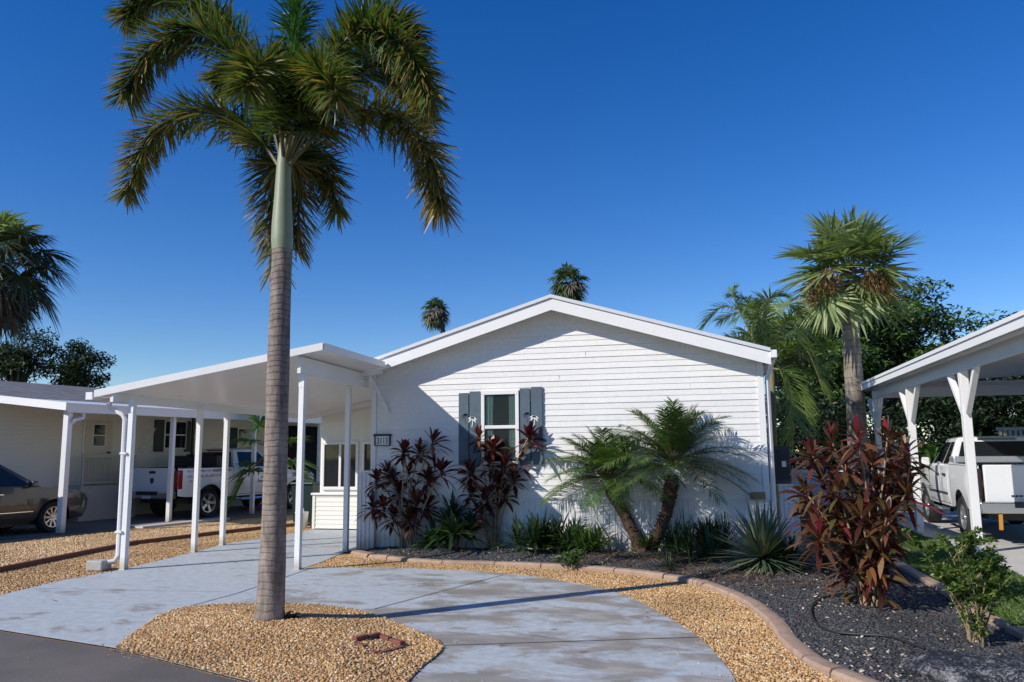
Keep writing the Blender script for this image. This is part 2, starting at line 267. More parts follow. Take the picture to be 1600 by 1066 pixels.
def palmbark(name, c1, c2, freq, dark, ringmix=0.75):
    """ringed palm trunk: leaf-scar rings along the height plus vertical staining"""
    m, t, b = new_mat(name)
    tc = N(t, 'ShaderNodeTexCoord'); sx = N(t, 'ShaderNodeSeparateXYZ'); t.links.new(tc.outputs['Object'], sx.inputs[0])
    n0 = N(t, 'ShaderNodeTexNoise', Scale=2.2, Detail=3.0); t.links.new(tc.outputs['Object'], n0.inputs['Vector'])
    mu = N(t, 'ShaderNodeMath', operation='MULTIPLY_ADD'); mu.inputs[1].default_value = 0.16; t.links.new(n0.outputs[0], mu.inputs[0]); t.links.new(sx.outputs[2], mu.inputs[2])
    ws = N(t, 'ShaderNodeMath', operation='MULTIPLY'); ws.inputs[1].default_value = freq; t.links.new(mu.outputs[0], ws.inputs[0])
    n9 = N(t, 'ShaderNodeTexNoise', Scale=1.0, Detail=2.0); cz9 = N(t, 'ShaderNodeCombineXYZ'); zz9 = N(t, 'ShaderNodeMath', operation='MULTIPLY'); zz9.inputs[1].default_value = 3.1
    t.links.new(sx.outputs[2], zz9.inputs[0]); t.links.new(zz9.outputs[0], cz9.inputs[2]); t.links.new(cz9.outputs[0], n9.inputs['Vector'])
    w9 = N(t, 'ShaderNodeMath', operation='MULTIPLY_ADD'); w9.inputs[1].default_value = 3.0; t.links.new(n9.outputs[0], w9.inputs[0]); t.links.new(ws.outputs[0], w9.inputs[2])
    fr = N(t, 'ShaderNodeMath', operation='FRACT'); t.links.new(w9.outputs[0], fr.inputs[0])
    ring = ramp(t, [(0.0, (0.55, 0.53, 0.51)), (0.16, (1, 1, 1)), (0.7, (0.93, 0.93, 0.93)), (1.0, (0.66, 0.64, 0.62))]); t.links.new(fr.outputs[0], ring.inputs[0])
    mp = N(t, 'ShaderNodeMapping'); mp.inputs['Scale'].default_value = (9, 9, 2.2); t.links.new(tc.outputs['Object'], mp.inputs[0])
    n1 = N(t, 'ShaderNodeTexNoise', Scale=1.5, Detail=8.0, Roughness=0.65); t.links.new(mp.outputs[0], n1.inputs['Vector'])
    rp = ramp(t, [(0.3, dark), (0.48, c1), (0.68, c2)]); t.links.new(n1.outputs[0], rp.inputs[0])
    ml = N(t, 'ShaderNodeMix', data_type='RGBA', blend_type='MULTIPLY'); 
    mrz = N(t, 'ShaderNodeMapRange'); mrz.inputs['From Min'].default_value = 1.0; mrz.inputs['From Max'].default_value = 3.2; mrz.inputs['To Min'].default_value = ringmix * 0.55; mrz.inputs['To Max'].default_value = min(1.0, ringmix * 1.5); t.links.new(sx.outputs[2], mrz.inputs['Value']); t.links.new(mrz.outputs[0], ml.inputs[0])
    t.links.new(rp.outputs[0], ml.inputs[6]); t.links.new(ring.outputs[0], ml.inputs[7]); t.links.new(ml.outputs[2], b.inputs['Base Color'])
    b.inputs['Roughness'].default_value = 0.9
    bp = N(t, 'ShaderNodeBump', Strength=0.6, Distance=0.02); ad = N(t, 'ShaderNodeMath', operation='ADD')
    t.links.new(ring.outputs[0], ad.inputs[0]); t.links.new(n1.outputs[0], ad.inputs[1]); t.links.new(ad.outputs[0], bp.inputs['Height']); t.links.new(bp.outputs[0], b.inputs['Normal'])
    return m
M['foxtail_trunk'] = palmbark('foxtail_trunk', (0.23, 0.185, 0.155), (0.36, 0.30, 0.255), 15.0, (0.12, 0.09, 0.072), 0.6)
M['sabal_trunk'] = palmbark('sabal_trunk', (0.24, 0.20, 0.155), (0.34, 0.29, 0.23), 5.0, (0.12, 0.095, 0.07))

# ------------------------------------------------------------------ object helpers
WORLDPOS = {}
def tag(o, label=None, cat=None, group=None, kind=None):
    if label: o['label'] = label
    if cat: o['category'] = cat
    if group: o['group'] = group
    if kind: o['kind'] = kind
    return o
def thing(name, loc, label, cat, group=None, rz=0.0):
    o = bpy.data.objects.new(name, None); COL.objects.link(o); o.empty_display_size = 0.2
    o.location = loc; o.rotation_euler = (0, 0, rz); WORLDPOS[o.name] = Vector(loc)
    return tag(o, label, cat, group)
def put(name, me, parent=None, loc=None, off=None):
    o = bpy.data.objects.new(name, me); COL.objects.link(o)
    if parent is not None: o.parent = parent
    if off is not None: WORLDPOS[o.name] = Vector(off)
    if loc is not None: o.location = loc
    return o
def base_of(parent): return WORLDPOS.get(parent.name, Vector((0, 0, 0))) if parent is not None else Vector((0, 0, 0))
def smooth(me, angle=None):
    me.polygons.foreach_set('use_smooth', [True] * len(me.polygons))
    if angle is not None:
        try: me.set_sharp_from_angle(angle=R(angle))
        except Exception: pass

class MB:
    """collects shapes; build() links them as one mesh object (world coordinates made local to the parent)"""
    def __init__(s): s.v = []; s.f = []; s.m = []
    def add(s, vs, fs, mi=0):
        o = len(s.v); s.v += [tuple(v) for v in vs]; s.f += [tuple(i + o for i in f) for f in fs]; s.m += [mi] * len(fs); return s
    def box(s, lo, hi, mi=0, mat=None):
        x0, y0, z0 = lo; x1, y1, z1 = hi
        vs = [Vector(p) for p in ((x0, y0, z0), (x1, y0, z0), (x1, y1, z0), (x0, y1, z0), (x0, y0, z1), (x1, y0, z1), (x1, y1, z1), (x0, y1, z1))]
        if mat is not None: vs = [mat @ v for v in vs]
        return s.add(vs, [(0, 3, 2, 1), (4, 5, 6, 7), (0, 1, 5, 4), (1, 2, 6, 5), (2, 3, 7, 6), (3, 0, 4, 7)], mi)
    def bar(s, a, b, w, h, mi=0, up=(0, 0, 1)):
        a = Vector(a); b = Vector(b); d = (b - a).normalized(); u = Vector(up)
        x = d.cross(u)
        if x.length < 1e-4: x = d.cross(Vector((0, 1, 0)))
        x.normalize(); z = x.cross(d).normalized()
        vs = [p + x * (sx * w / 2) + z * (sz * h / 2) for p in (a, b) for sx, sz in ((-1, -1), (1, -1), (1, 1), (-1, 1))]
        return s.add(vs, [(0, 1, 2, 3), (7, 6, 5, 4), (0, 4, 5, 1), (1, 5, 6, 2), (2, 6, 7, 3), (3, 7, 4, 0)], mi)
    def tube(s, pts, rad, seg=8, mi=0, cap=True):
        pts = [Vector(p) for p in pts]; n = len(pts)
        if not hasattr(rad, '__len__'): rad = [rad] * n
        vs = []; prev = None
        for i, p in enumerate(pts):
            d = (pts[min(i + 1, n - 1)] - pts[max(i - 1, 0)]).normalized()
            if prev is None:
                x = d.cross(Vector((0, 1, 0)) if abs(d.y) < 0.9 else Vector((1, 0, 0))).normalized()
            else:
                x = (prev - d * prev.dot(d)).normalized()
            prev = x; y = d.cross(x)
            vs += [p + (x * math.cos(2 * math.pi * k / seg) + y * math.sin(2 * math.pi * k / seg)) * rad[i] for k in range(seg)]
        fs = [(i * seg + k, i * seg + (k + 1) % seg, (i + 1) * seg + (k + 1) % seg, (i + 1) * seg + k) for i in range(n - 1) for k in range(seg)]
        if cap: fs += [tuple(range(seg - 1, -1, -1)), tuple((n - 1) * seg + k for k in range(seg))]
        return s.add(vs, fs, mi)
    def lathe(s, prof, mat, seg=28, mi=0, closed=False):
        """profile (radius, axial) turned about local X axis through mat"""
        n = len(prof); vs = []
        for k in range(seg):
            a = 2 * math.pi * k / seg
            vs += [mat @ Vector((ax, r * math.cos(a), r * math.sin(a))) for r, ax in prof]
        fs = []
        for k in range(seg):
            k2 = (k + 1) % seg
            for i in range(n - (0 if closed else 1)):
                j = (i + 1) % n; fs.append((k * n + i, k * n + j, k2 * n + j, k2 * n + i))
        return s.add(vs, fs, mi)
    def quad(s, a, b, c, d, mi=0): return s.add([a, b, c, d], [(0, 1, 2, 3)], mi)
    def prism(s, poly, z0, z1, mi=0):
        n = len(poly); vs = [(p[0], p[1], z0) for p in poly] + [(p[0], p[1], z1) for p in poly]
        ar = sum(poly[i][0] * poly[(i + 1) % n][1] - poly[(i + 1) % n][0] * poly[i][1] for i in range(n))
        top = tuple(range(n, 2 * n)); bot = tuple(range(n - 1, -1, -1))
        sides = [(i, (i + 1) % n, n + (i + 1) % n, n + i) for i in range(n)]
        if ar < 0: top = top[::-1]; bot = bot[::-1]; sides = [f[::-1] for f in sides]
        return s.add(vs, [top, bot] + sides, mi)
    def build(s, name, mat, parent=None, sm=None, local=False, bevel=0.0, kind=None):
        o = Vector((0, 0, 0)) if local else base_of(parent)
        loc = None
        me = bpy.data.meshes.new(name); me.from_pydata([(v[0] - o.x, v[1] - o.y, v[2] - o.z) for v in s.v], [], s.f)
        for mm in (mat if isinstance(mat, (list, tuple)) else [mat]): me.materials.append(mm)
        if any(s.m): me.polygons.foreach_set('material_index', s.m)
        me.update()
        if sm is not None: smooth(me, sm)
        ob = put(name, me, parent, loc, off=o)
        if bevel:
            b = ob.modifiers.new('bevel', 'BEVEL'); b.width = bevel; b.segments = 2; b.limit_method = 'ANGLE'; b.angle_limit = R(40)
            b.harden_normals = False
        if kind: ob['kind'] = kind
        return ob

class Leaves:
    """bulk leaf blades and particles (numpy)"""
    def __init__(s): s.V = []; s.F = []; s.Mi = []; s.n = 0
    def add(s, v, f, mi=0):
        s.V.append(v.reshape(-1, 3)); s.F.append(f + s.n); s.n += v.reshape(-1, 3).shape[0]
        s.Mi.append(np.broadcast_to(np.asarray(mi), (f.shape[0],)).copy())
    def strips(s, B, D, S, L, W, droop, nseg=3, mi=0, prof=None, base_w=0.35, curl=None):
        """B base, D direction, S side; (n,3) arrays; L, W, droop (n,)"""
        n = len(B); L = np.broadcast_to(L, (n,)); W = np.broadcast_to(W, (n,)); droop = np.broadcast_to(droop, (n,))
        t = np.linspace(0, 1, nseg + 1)
        if prof is None:
            wp = base_w + (1 - base_w) * np.sin(np.pi * np.clip(t * 0.9 + 0.1, 0, 1)) if nseg > 1 else np.array([1., .3]); wp[-1] = 0.04
        else: wp = np.interp(t, *prof)
        ctr = B[:, None, :] + D[:, None, :] * (L[:, None] * t[None])[..., None]
        ctr[:, :, 2] -= (droop * L)[:, None] * t[None] ** 2
        half = S[:, None, :] * (W[:, None] * wp[None] * 0.5)[..., None]
        v = np.stack([ctr - half, ctr + half], 2)             # n,k,2,3
        k = nseg + 1; base = (np.arange(n) * k * 2)[:, None]
        j = np.arange(nseg)[None] * 2
        f = np.stack([base + j, base + j + 1, base + j + 3, base + j + 2], -1).reshape(-1, 4)
        m = np.repeat(np.broadcast_to(np.asarray(mi), (n,)), nseg)
        s.add(v, f, m)
    def build(s, name, mats, parent=None, sm=True, kind=None):
        o = base_of(parent)
        V = np.concatenate(s.V).astype(np.float32) - np.array(o, dtype=np.float32); F = np.concatenate(s.F); Mi = np.concatenate(s.Mi)
        k = F.shape[1]
        me = bpy.data.meshes.new(name)
        me.vertices.add(len(V)); me.vertices.foreach_set('co', V.ravel())
        me.loops.add(F.size); me.loops.foreach_set('vertex_index', F.ravel().astype(np.int32))
        me.polygons.add(len(F)); me.polygons.foreach_set('loop_start', (np.arange(len(F)) * k).astype(np.int32))
        me.polygons.foreach_set('material_index', Mi.astype(np.int32))
        me.update(calc_edges=True)
        if sm: me.polygons.foreach_set('use_smooth', np.ones(len(F), dtype=bool))
        for m in (mats if isinstance(mats, (list, tuple)) else [mats]): me.materials.append(m)
        me.validate()
        ob = put(name, me, parent, off=o)
        if kind: ob['kind'] = kind
        return ob
def unit(a): return a / np.maximum(np.linalg.norm(a, axis=-1, keepdims=True), 1e-9)
def side_of(D, ref=(0, 0, 1.)):
    s = np.cross(D, np.broadcast_to(np.array(ref), D.shape)); bad = np.linalg.norm(s, axis=-1) < 1e-3
    s[bad] = np.array([1., 0, 0]); return unit(s)
def bez(pts, n):
    """smooth curve through points (Catmull-Rom)"""
    P = [np.array(p, float) for p in pts]; P = [2 * P[0] - P[1]] + P + [2 * P[-1] - P[-2]]
    out = []; segs = len(P) - 3
    for u in np.linspace(0, segs - 1e-6, n):
        i = int(u); t = u - i; a, b, c, d = P[i:i + 4]
        out.append(0.5 * ((2 * b) + (-a + c) * t + (2 * a - 5 * b + 4 * c - d) * t * t + (-a + 3 * b - 3 * c + d) * t ** 3))
    return np.array(out)
def inside(poly, P):
    x, y = P[:, 0], P[:, 1]; r = np.zeros(len(P), bool); n = len(poly)
    for i in range(n):
        x0, y0 = poly[i]; x1, y1 = poly[(i + 1) % n]
        c = ((y0 > y) != (y1 > y)); xi = (x1 - x0) * (y - y0) / ((y1 - y0) if y1 != y0 else 1e-9) + x0
        r ^= c & (x < xi)
    return r
def edge_dist(poly, P):
    d = np.full(len(P), 1e9); n = len(poly)
    for i in range(n):
        a = np.array(poly[i]); b = np.array(poly[(i + 1) % n]); ab = b - a
        t = np.clip(((P - a) @ ab) / max(ab @ ab, 1e-9), 0, 1); d = np.minimum(d, np.linalg.norm(P - (a + t[:, None] * ab), axis=1))
    return d
def area(poly): return abs(sum(poly[i][0] * poly[(i + 1) % len(poly)][1] - poly[(i + 1) % len(poly)][0] * poly[i][1] for i in range(len(poly)))) / 2
def scatter(poly, dens):
    P = np.array(poly); lo, hi = P.min(0), P.max(0); n = int(dens * np.prod(hi - lo))
    q = lo + RNG.random((n, 2)) * (hi - lo); return q[inside(poly, q)]
def g2(pts, z=0.0): return [tuple(ground(x, y, z)[:2]) for x, y in pts]
def sheet(name, poly, z, mat, kind='structure', h=None, step=0.25, thick=0.0):
    """a ground sheet inside an outline; h(x, y) raises it"""
    if h is None:
        mb = MB()
        if thick: mb.prism(poly, z - thick, z)
        else:
            mb.add([(p[0], p[1], z) for p in poly], [tuple(range(len(poly)))])
            a = sum(poly[i][0] * poly[(i + 1) % len(poly)][1] - poly[(i + 1) % len(poly)][0] * poly[i][1] for i in range(len(poly)))
            if a < 0: mb.f = [f[::-1] for f in mb.f]
        return mb.build(name, mat, kind=kind)
    P = np.array(poly); lo, hi = P.min(0), P.max(0)
    gx, gy = np.meshgrid(np.arange(lo[0], hi[0], step), np.arange(lo[1], hi[1], step)); q = np.stack([gx.ravel(), gy.ravel()], 1)
    q = q[inside(poly, q)]; q = q[edge_dist(poly, q) > step * 0.4]
    vs = [Vector(p) for p in poly] + [Vector(p) for p in q]; ne = len(poly)
    r = delaunay_2d_cdt(vs, [(i, (i + 1) % ne) for i in range(ne)], [], 1, 1e-5)
    V2 = np.array([tuple(v) for v in r[0]]); zz = z + h(V2)
    mb = MB(); fs = []
    for f in r[2]:
        a, b, c = [V2[i] for i in f[:3]]
        fs.append(tuple(f) if (b[0] - a[0]) * (c[1] - a[1]) - (b[1] - a[1]) * (c[0] - a[0]) > 0 else tuple(f)[::-1])
    mb.add(np.column_stack([V2, zz]), fs); return mb.build(name, mat, sm=60, kind=kind)
ICO = None
def ico():
    global ICO
    if ICO is None:
        b = bmesh.new(); bmesh.ops.create_icosphere(b, subdivisions=1, radius=1.0)
        b.verts.ensure_lookup_table(); ICO = (np.array([v.co[:] for v in b.verts]), np.array([[v.index for v in f.verts] for f in b.faces])); b.free()
    return ICO
def stones(name, P, Z, r0, r1, mat, flat=0.55, kind='stuff', jit=0.22, elong=0.35):
    v, f = ico(); n = len(P); L = Leaves()
    r = r0 + (r1 - r0) * RNG.random(n) ** 1.6
    sc_ = np.stack([r * (1 + elong * RNG.random(n)), r * (1 - 0.3 * RNG.random(n)), r * flat * (0.8 + 0.5 * RNG.random(n))], 1)
    p = v[None] * (1 + jit * (RNG.random((n, len(v), 1)) - 0.5) * 2); p = p * sc_[:, None, :]
    a = RNG.random(n) * 6.283; ca, sa = np.cos(a)[:, None], np.sin(a)[:, None]
    tl = (RNG.random(n) - 0.5)[:, None] * 0.9
    x = p[..., 0] * ca - p[..., 1] * sa; y = p[..., 0] * sa + p[..., 1] * ca; z = p[..., 2] + x * tl
    q = np.stack([x + P[:, 0:1], y + P[:, 1:2], z + (Z + r * flat * 0.35)[:, None]], -1)
    ff = (f[None] + (np.arange(n) * len(v))[:, None, None]).reshape(-1, 3)
    L.add(q, ff); return L.build(name, mat, sm=True, kind=kind)
# ================================================================== GROUND
ROADLINE = [(-60, 22.5), (-30, 13.9), (-14, 8.9), (-6.92, 6.77), (-5.25, 6.36), (-3.58, 5.70), (-1.5, 4.95), (2, 3.75), (8, 1.8), (60, -15)]
sheet('ground', [(-900, -300), (900, -300), (900, 1500), (-900, 1500)], -0.10, M['scrub'])
sheet('road', ROADLINE + [(60, -80), (-60, -80)], -0.012, M['asphalt'])
sheet('gravel_ground', [p for p in ROADLINE[1:9]] + [(8, 6.5), (2.4, 9.5), (2.2, 30), (-30, 30)], -0.018, M['gravel_bed'])
OUTER = [(1180, 1200), (1168, 1120), (1150, 1066), (1130, 1035), (1090, 995), (1030, 957), (960, 925), (850, 903), (750, 893), (650, 888.5), (560, 887), (490, 887)]
outer_w = [tuple(p) for p in bez([(*p, 0) for p in g2(OUTER)], 60)[:, :2]]
LEFTEDGE = [(497, 826), (440, 837), (400, 842), (347, 851), (303, 863), (190, 890), (100, 906), (0, 930), (-160, 972)]
left_w = g2(LEFTEDGE)
drive_poly = [(0.9, 4.13)] + outer_w + g2([(470, 889), (500, 879), (540, 862), (560, 858)]) + [(-6.2, 17.3), (-9.0, 17.3)] + left_w + [(-12.3, 8.43), (-9.5, 7.56), (-6.92, 6.78), (-5.25, 6.37), (-3.58, 5.71), (-1.5, 4.96)]
sheet('driveway', drive_poly, 0.0, M['painted'], h=lambda P: np.zeros(len(P)), step=0.6)
def strip(name, a, b, wdt, z, mat):
    a = Vector((a[0], a[1], 0)); b = Vector((b[0], b[1], 0)); d = (b - a).normalized(); s = Vector((-d.y, d.x, 0)) * wdt / 2
    mb = MB(); mb.add([(p.x, p.y, z) for p in (a - s, b - s, b + s, a + s)], [(0, 1, 2, 3)]); return mb.build(name, mat, kind='structure')
for a, b in (((585, 952), (785, 899)), ((694, 1009), (1092, 996)), ((262, 957), (372, 927)), ((372, 927), (487, 888)), ((60, 920), (345, 925))):
    strip('driveway_joint', ground(*a), ground(*b), 0.014 if a[0] != 60 else 0.007, 0.004, M['joint'])

# gravel island, slightly mounded around the foxtail palm
ISL = g2([(180, 1013), (210, 990), (262, 957), (320, 947), (400, 944), (500, 947), (570, 957), (640, 983), (692, 1010), (655, 1048), (625, 1085), (610, 1130)]) + [(-2.05, 5.15), (-3.58, 5.72), (-4.5, 6.08)]
ISL_C = np.array([tuple(p) for p in bez([(*p, 0) for p in ISL[:12]], 50)[:, :2]]); ISL = [tuple(p) for p in ISL_C] + ISL[12:]
def mound(P):
    d = edge_dist(ISL, P); t = np.clip(d / 1.0, 0, 1); return 0.010 + 0.090 * t * t * (3 - 2 * t)
sheet('gravel_island', ISL, 0.0, M['gravel_bed'], h=mound, step=0.12)
P = scatter(ISL, 4300); stones('island_gravel', P, mound(P), 0.005, 0.017, M['pebble'])
# edging path and the planting bed behind it
EDGE = [(556, 866), (610, 873.5), (700, 880), (780, 882), (850, 886), (960, 893), (1040, 903), (1100, 915), (1170, 942), (1212, 975), (1240, 1010), (1290, 1045), (1340, 1066), (1440, 1105), (1600, 1160)]
edge_w = bez([(*p, 0) for p in g2(EDGE)], 240)[:, :2]
strip_poly = outer_w[6:] + g2([(470, 889), (500, 879), (535, 864)]) + [tuple(p) for p in edge_w[:205:4]]
P = scatter(strip_poly, 4100); stones('border_gravel', P, np.full(len(P), -0.013), 0.005, 0.017, M['pebble'])
# a few pebbles kicked onto the slab along the gravel edges, and dry leaves
q = []
for poly in (ISL, outer_w, left_w[2:7]):
    pw = np.array(poly); 
    for k in range(190):
        i = RNG.integers(0, len(pw) - 1); f = RNG.random(); q.append(pw[i] * (1 - f) + pw[i + 1] * f + RNG.normal(0, .07, 2) * (1 if RNG.random() < .8 else 3.5))
for k in range(200):
    f = RNG.random(); a_, b_ = np.array(ROADLINE[4]), np.array(ROADLINE[6]); p_ = np.array(ROADLINE[4]) * (1 - f) + np.array(ROADLINE[6]) * f + [0, .1 * np.sin(f * 3.1)]; q.append(p_ + [0, -abs(RNG.normal(0, .10))])
q = np.array(q); q = q[~inside(ISL, q) & (inside(drive_poly, q) | (q[:, 1] < 6.3))]; stones('stray_pebbles', q, np.full(len(q), 0.001), 0.005, 0.011, M['pebble'])
Lq = Leaves(); q = np.array([tuple(ground(*p)[:2]) for p in ((600, 905), (320, 880), (330, 884), (700, 915), (860, 985), (905, 1020), (480, 915), (150, 985), (262, 872), (1010, 965), (780, 1010), (560, 925), (90, 940))]); n = len(q); a = RNG.random(n) * 6.28
D = unit(np.stack([np.cos(a), np.sin(a), .12 * RNG.random(n)], 1)); Lq.strips(np.column_stack([q, np.full(n, .006)]), D, side_of(D), .05 + .05 * RNG.random(n), .022, -.15, 3); Lq.build('stray_leaves', M['litter'], kind='stuff')
BEDR = g2([(1640, 1022), (1600, 1000), (1532, 966), (1470, 925), (1424, 898), (1400, 884), (1350, 868)])
bed_poly = [tuple(p) for p in edge_w[::4]] + [(2.9, 6.0)] + BEDR + [(1.9, 14.2), (-6.0, 14.2)]
def bedh(P):
    d = edge_dist(bed_poly, P); t = np.clip(d / 0.9, 0, 1); return 0.02 + 0.05 * t * t * (3 - 2 * t) + 0.012 * np.sin(P[:, 0] * 5.1) * np.sin(P[:, 1] * 4.3) * t
def bz(x, y): return float(bedh(np.array([[x, y]]))[0])
sheet('planting_bed', bed_poly, 0.0, M['soil'], h=bedh, step=0.15)
P = scatter(bed_poly, 2800); stones('black_mulch', P, bedh(P), 0.006, 0.019, M['chip'], flat=0.35, jit=0.4, elong=1.0)
Pq = scatter(bed_poly, 75); c_ = ground(1440, 1040); c2_ = ground(1370, 1000)
k_ = (RNG.random(len(Pq)) < 0.20) | (np.linalg.norm(Pq - np.array(ground(1360, 1045)[:2]), axis=1) < 0.45) | (np.linalg.norm(Pq - np.array(ground(1300, 955)[:2]), axis=1) < 0.35)
stones('white_shell_chips', Pq[k_], bedh(Pq[k_]) + 0.008, 0.008, 0.02, M['shell'], flat=0.5, jit=0.35)
# dry litter and twigs lying about in the bed
def litter(name, ctrs, n, spread, L0, L1, mat, zoff=0.015, wid=0.006):
    Lf = Leaves(); C = np.array([[*ground(*c)[:2]] for c in ctrs]); q = C[RNG.integers(0, len(C), n)] + RNG.normal(0, spread, (n, 2))
    q = q[inside(bed_poly, q)]; n = len(q); a = RNG.random(n) * 6.283
    D = unit(np.stack([np.cos(a), np.sin(a), 0.5 * (RNG.random(n) - 0.35)], 1)); B = np.column_stack([q, bedh(q) + zoff + 0.03 * RNG.random(n)])
    Lf.strips(B, D, side_of(D), L0 + (L1 - L0) * RNG.random(n), wid * (0.6 + RNG.random(n)), 0.1, 2)
    return Lf.build(name, mat, kind='stuff')
litter('dry_twigs', [(1060, 890), (1100, 905), (1010, 880), (940, 880), (1150, 915), (1270, 920)], 1100, 0.34, 0.10, 0.35, M['litter'], 0.025, 0.010)
litter('fallen_leaves', [(1480, 960), (1350, 940), (1240, 930), (760, 865), (660, 865)], 70, 0.4, 0.06, 0.16, M['litter'], wid=0.03)

# left gravel: own side tan, neighbour's side paler
TIMB = [(-160, 925), (0, 893), (120, 868.5), (210, 850.5), (330, 836), (400, 828), (470, 821)]
timb_w = g2(TIMB)
gl1 = left_w[::-1] + g2([(497, 823)]) + timb_w[::-1]
P = scatter(gl1, 2000); stones('driveway_side_gravel', P, np.full(len(P), -0.012), 0.008, 0.018, M['pebble'])
gl2 = timb_w + g2([(470, 803), (395, 810), (262, 823), (200, 829), (95, 838), (0, 851), (-160, 872)])
P = scatter(gl2, 1300); stones('neighbour_gravel', P, np.full(len(P), -0.012), 0.009, 0.021, M['pebble_pale'])
mb = MB()
for i in range(len(timb_w) - 1):
    a, b = timb_w[i], timb_w[i + 1]; mb.bar((a[0], a[1], 0.02), (b[0], b[1], 0.02), 0.075, 0.10)
tag(mb.build('timber_edging', M['timber'], bevel=0.01), 'long low red-brown timber strip dividing the two gravel yards', 'edging')
# neighbour's driveway and the right-hand slab
NA = Vector((-14.4, 15.5, 0)); NU = Vector((math.sin(R(12)), math.cos(R(12)), 0)); NN = Vector((NU.y, -NU.x, 0))
def nb(s, off, z=0.0): p = NA + NU * s + NN * off; return Vector((p.x, p.y, z))
sheet('neighbour_driveway', [tuple(nb(s, o)[:2]) for s, o in ((-14, 0.05), (14.5, 0.3), (14.5, -3.4), (-14, -6))], -0.008, M['grey_concrete'])
slab = [tuple(nb(s, o)[:2]) for s, o in ((1.6, 0.35), (4.4, 0.4), (4.4, 0.75), (1.6, 0.75))]
sheet('stepping_slab', slab, 0.025, M['pale_concrete'], thick=0.06)
slabR = g2([(1600, 905), (1540, 878), (1487, 853), (1440, 838)]) + [(4.35, 24.5), (12, 24.5), (12, 2.0), (4.2, 2.0), (4.0, 8.0)]
sheet('parking_slab', slabR, 0.02, M['pale_concrete'], thick=0.1)
# lawn
lawn_poly = g2([(1350, 868), (1400, 884), (1424, 898), (1470, 925), (1532, 966), (1600, 1000), (1640, 1022)]) + [(4.0, 7.0), (4.0, 8.0)] + slabR[:4] + [(4.35, 24.5), (4.4, 30), (1.9, 30), (1.9, 14.2)]
sheet('lawn', lawn_poly, 0.006, M['turf'])
sheet('back_yard', [(-8, 26.3), (-8, 60), (40, 60), (40, 24.6), (4.5, 24.6), (4.45, 30.1), (1.0, 30.1), (1.0, 26.3)], -0.004, M['turf'])
q = scatter(lawn_poly, 3600); q = q[(q[:, 1] < 13) | (RNG.random(len(q)) < 0.35)]; n = len(q)
a = RNG.random(n) * 6.283; D = unit(np.stack([0.55 * np.cos(a), 0.55 * np.sin(a), 0.7 + 0.5 * RNG.random(n)], 1))
Lf = Leaves(); Lf.strips(np.column_stack([q, np.full(n, 0.004)]), D, side_of(D, (0.3, 1, 0.2)), 0.045 + 0.055 * RNG.random(n), 0.009, 0.35, 2); Lf.build('grass', M['grass'], kind='stuff')

# edging stones
cuts = [0, 9, 17, 33, 50, 68, 86, 103, 119, 131, 143, 155, 168, 181, 196, 218, 239]
descr = ['first of the row, broken end block by the carport post', 'short piece beside the broken end block', 'below the left maroon cordyline', 'in front of the gap between the two maroon cordylines',
         'below the second maroon cordyline', 'in front of the window side of the bed', 'in front of the violet-flowered weed', 'in front of the two pygmy date palms',
         'crossed by the trunk shadow', 'just past the trunk shadow, in front of the sword-leaf plant', 'with two cracks at the start of the bend', 'short piece on the bend beside the black mulch',
         'on the bend level with the curled black hose', 'lower bend piece beside the tan gravel', 'long piece reaching the lower picture edge', 'last piece, mostly below the picture edge']
for i in range(len(cuts) - 1):
    seg = edge_w[cuts[i]:cuts[i + 1] + 1]
    if len(seg) < 2: continue
    c = seg.mean(0); top = 0.050 + random.uniform(-0.006, 0.010); tilt = random.uniform(-0.012, 0.012)
    prof = [(-0.085, -0.03), (-0.085, top - 0.03), (-0.065, top - 0.006), (-0.02, top), (0.045, top - 0.001), (0.072, top - 0.012), (0.08, -0.03)]
    if i == 0: prof = [(x * 1.35, z * 1.25) for x, z in prof]
    d = np.gradient(seg, axis=0); d = d / np.linalg.norm(d, axis=1)[:, None]; nrm = np.stack([-d[:, 1], d[:, 0]], 1)
    s0 = seg.copy(); s0[0] += d[0] * 0.008; s0[-1] -= d[-1] * 0.008
    vs = []; k = len(prof)
    for p, nn, t in zip(s0, nrm, np.linspace(-1, 1, len(s0))):
        vs += [(p[0] + nn[0] * x, p[1] + nn[1] * x, z + (tilt * t if z > 0 else 0) + random.uniform(-.002, .002)) for x, z in prof]
    fs = [(j * k + m, (j + 1) * k + m, (j + 1) * k + m + 1, j * k + m + 1) for j in range(len(s0) - 1) for m in range(k - 1)]
    fs += [tuple(range(k)), tuple((len(s0) - 1) * k + m for m in range(k - 1, -1, -1))]
    mb = MB(); mb.add(vs, fs); o = mb.build('edging_block', M['edging'])
    smooth(o.data, 35)
    tag(o, 'terracotta edging block ' + descr[i], 'edging block', 'terracotta blocks edging the planting bed')
BR2 = bez([(*p, 0) for p in g2([(1395, 880), (1424, 898), (1470, 925), (1532, 966), (1600, 1000), (1660, 1035)])], 60)[:, :2]
for i, (a, b) in enumerate(((0, 15), (15, 30), (30, 44), (44, 59))):
    mb = MB(); seg = BR2[a:b + 1:3]
    for p, q_ in zip(seg[:-1], seg[1:]): mb.bar((p[0], p[1], 0.03), (q_[0], q_[1], 0.03), 0.13, 0.09)
    tag(mb.build('edging_block', M['edging'], bevel=0.012), 'low terracotta edging block between lawn and black mulch, ' + ('beside the tall maroon cordyline', 'second along the lawn', 'behind the small green shrub', 'at the right picture edge')[i], 'edging block', 'terracotta blocks along the lawn')

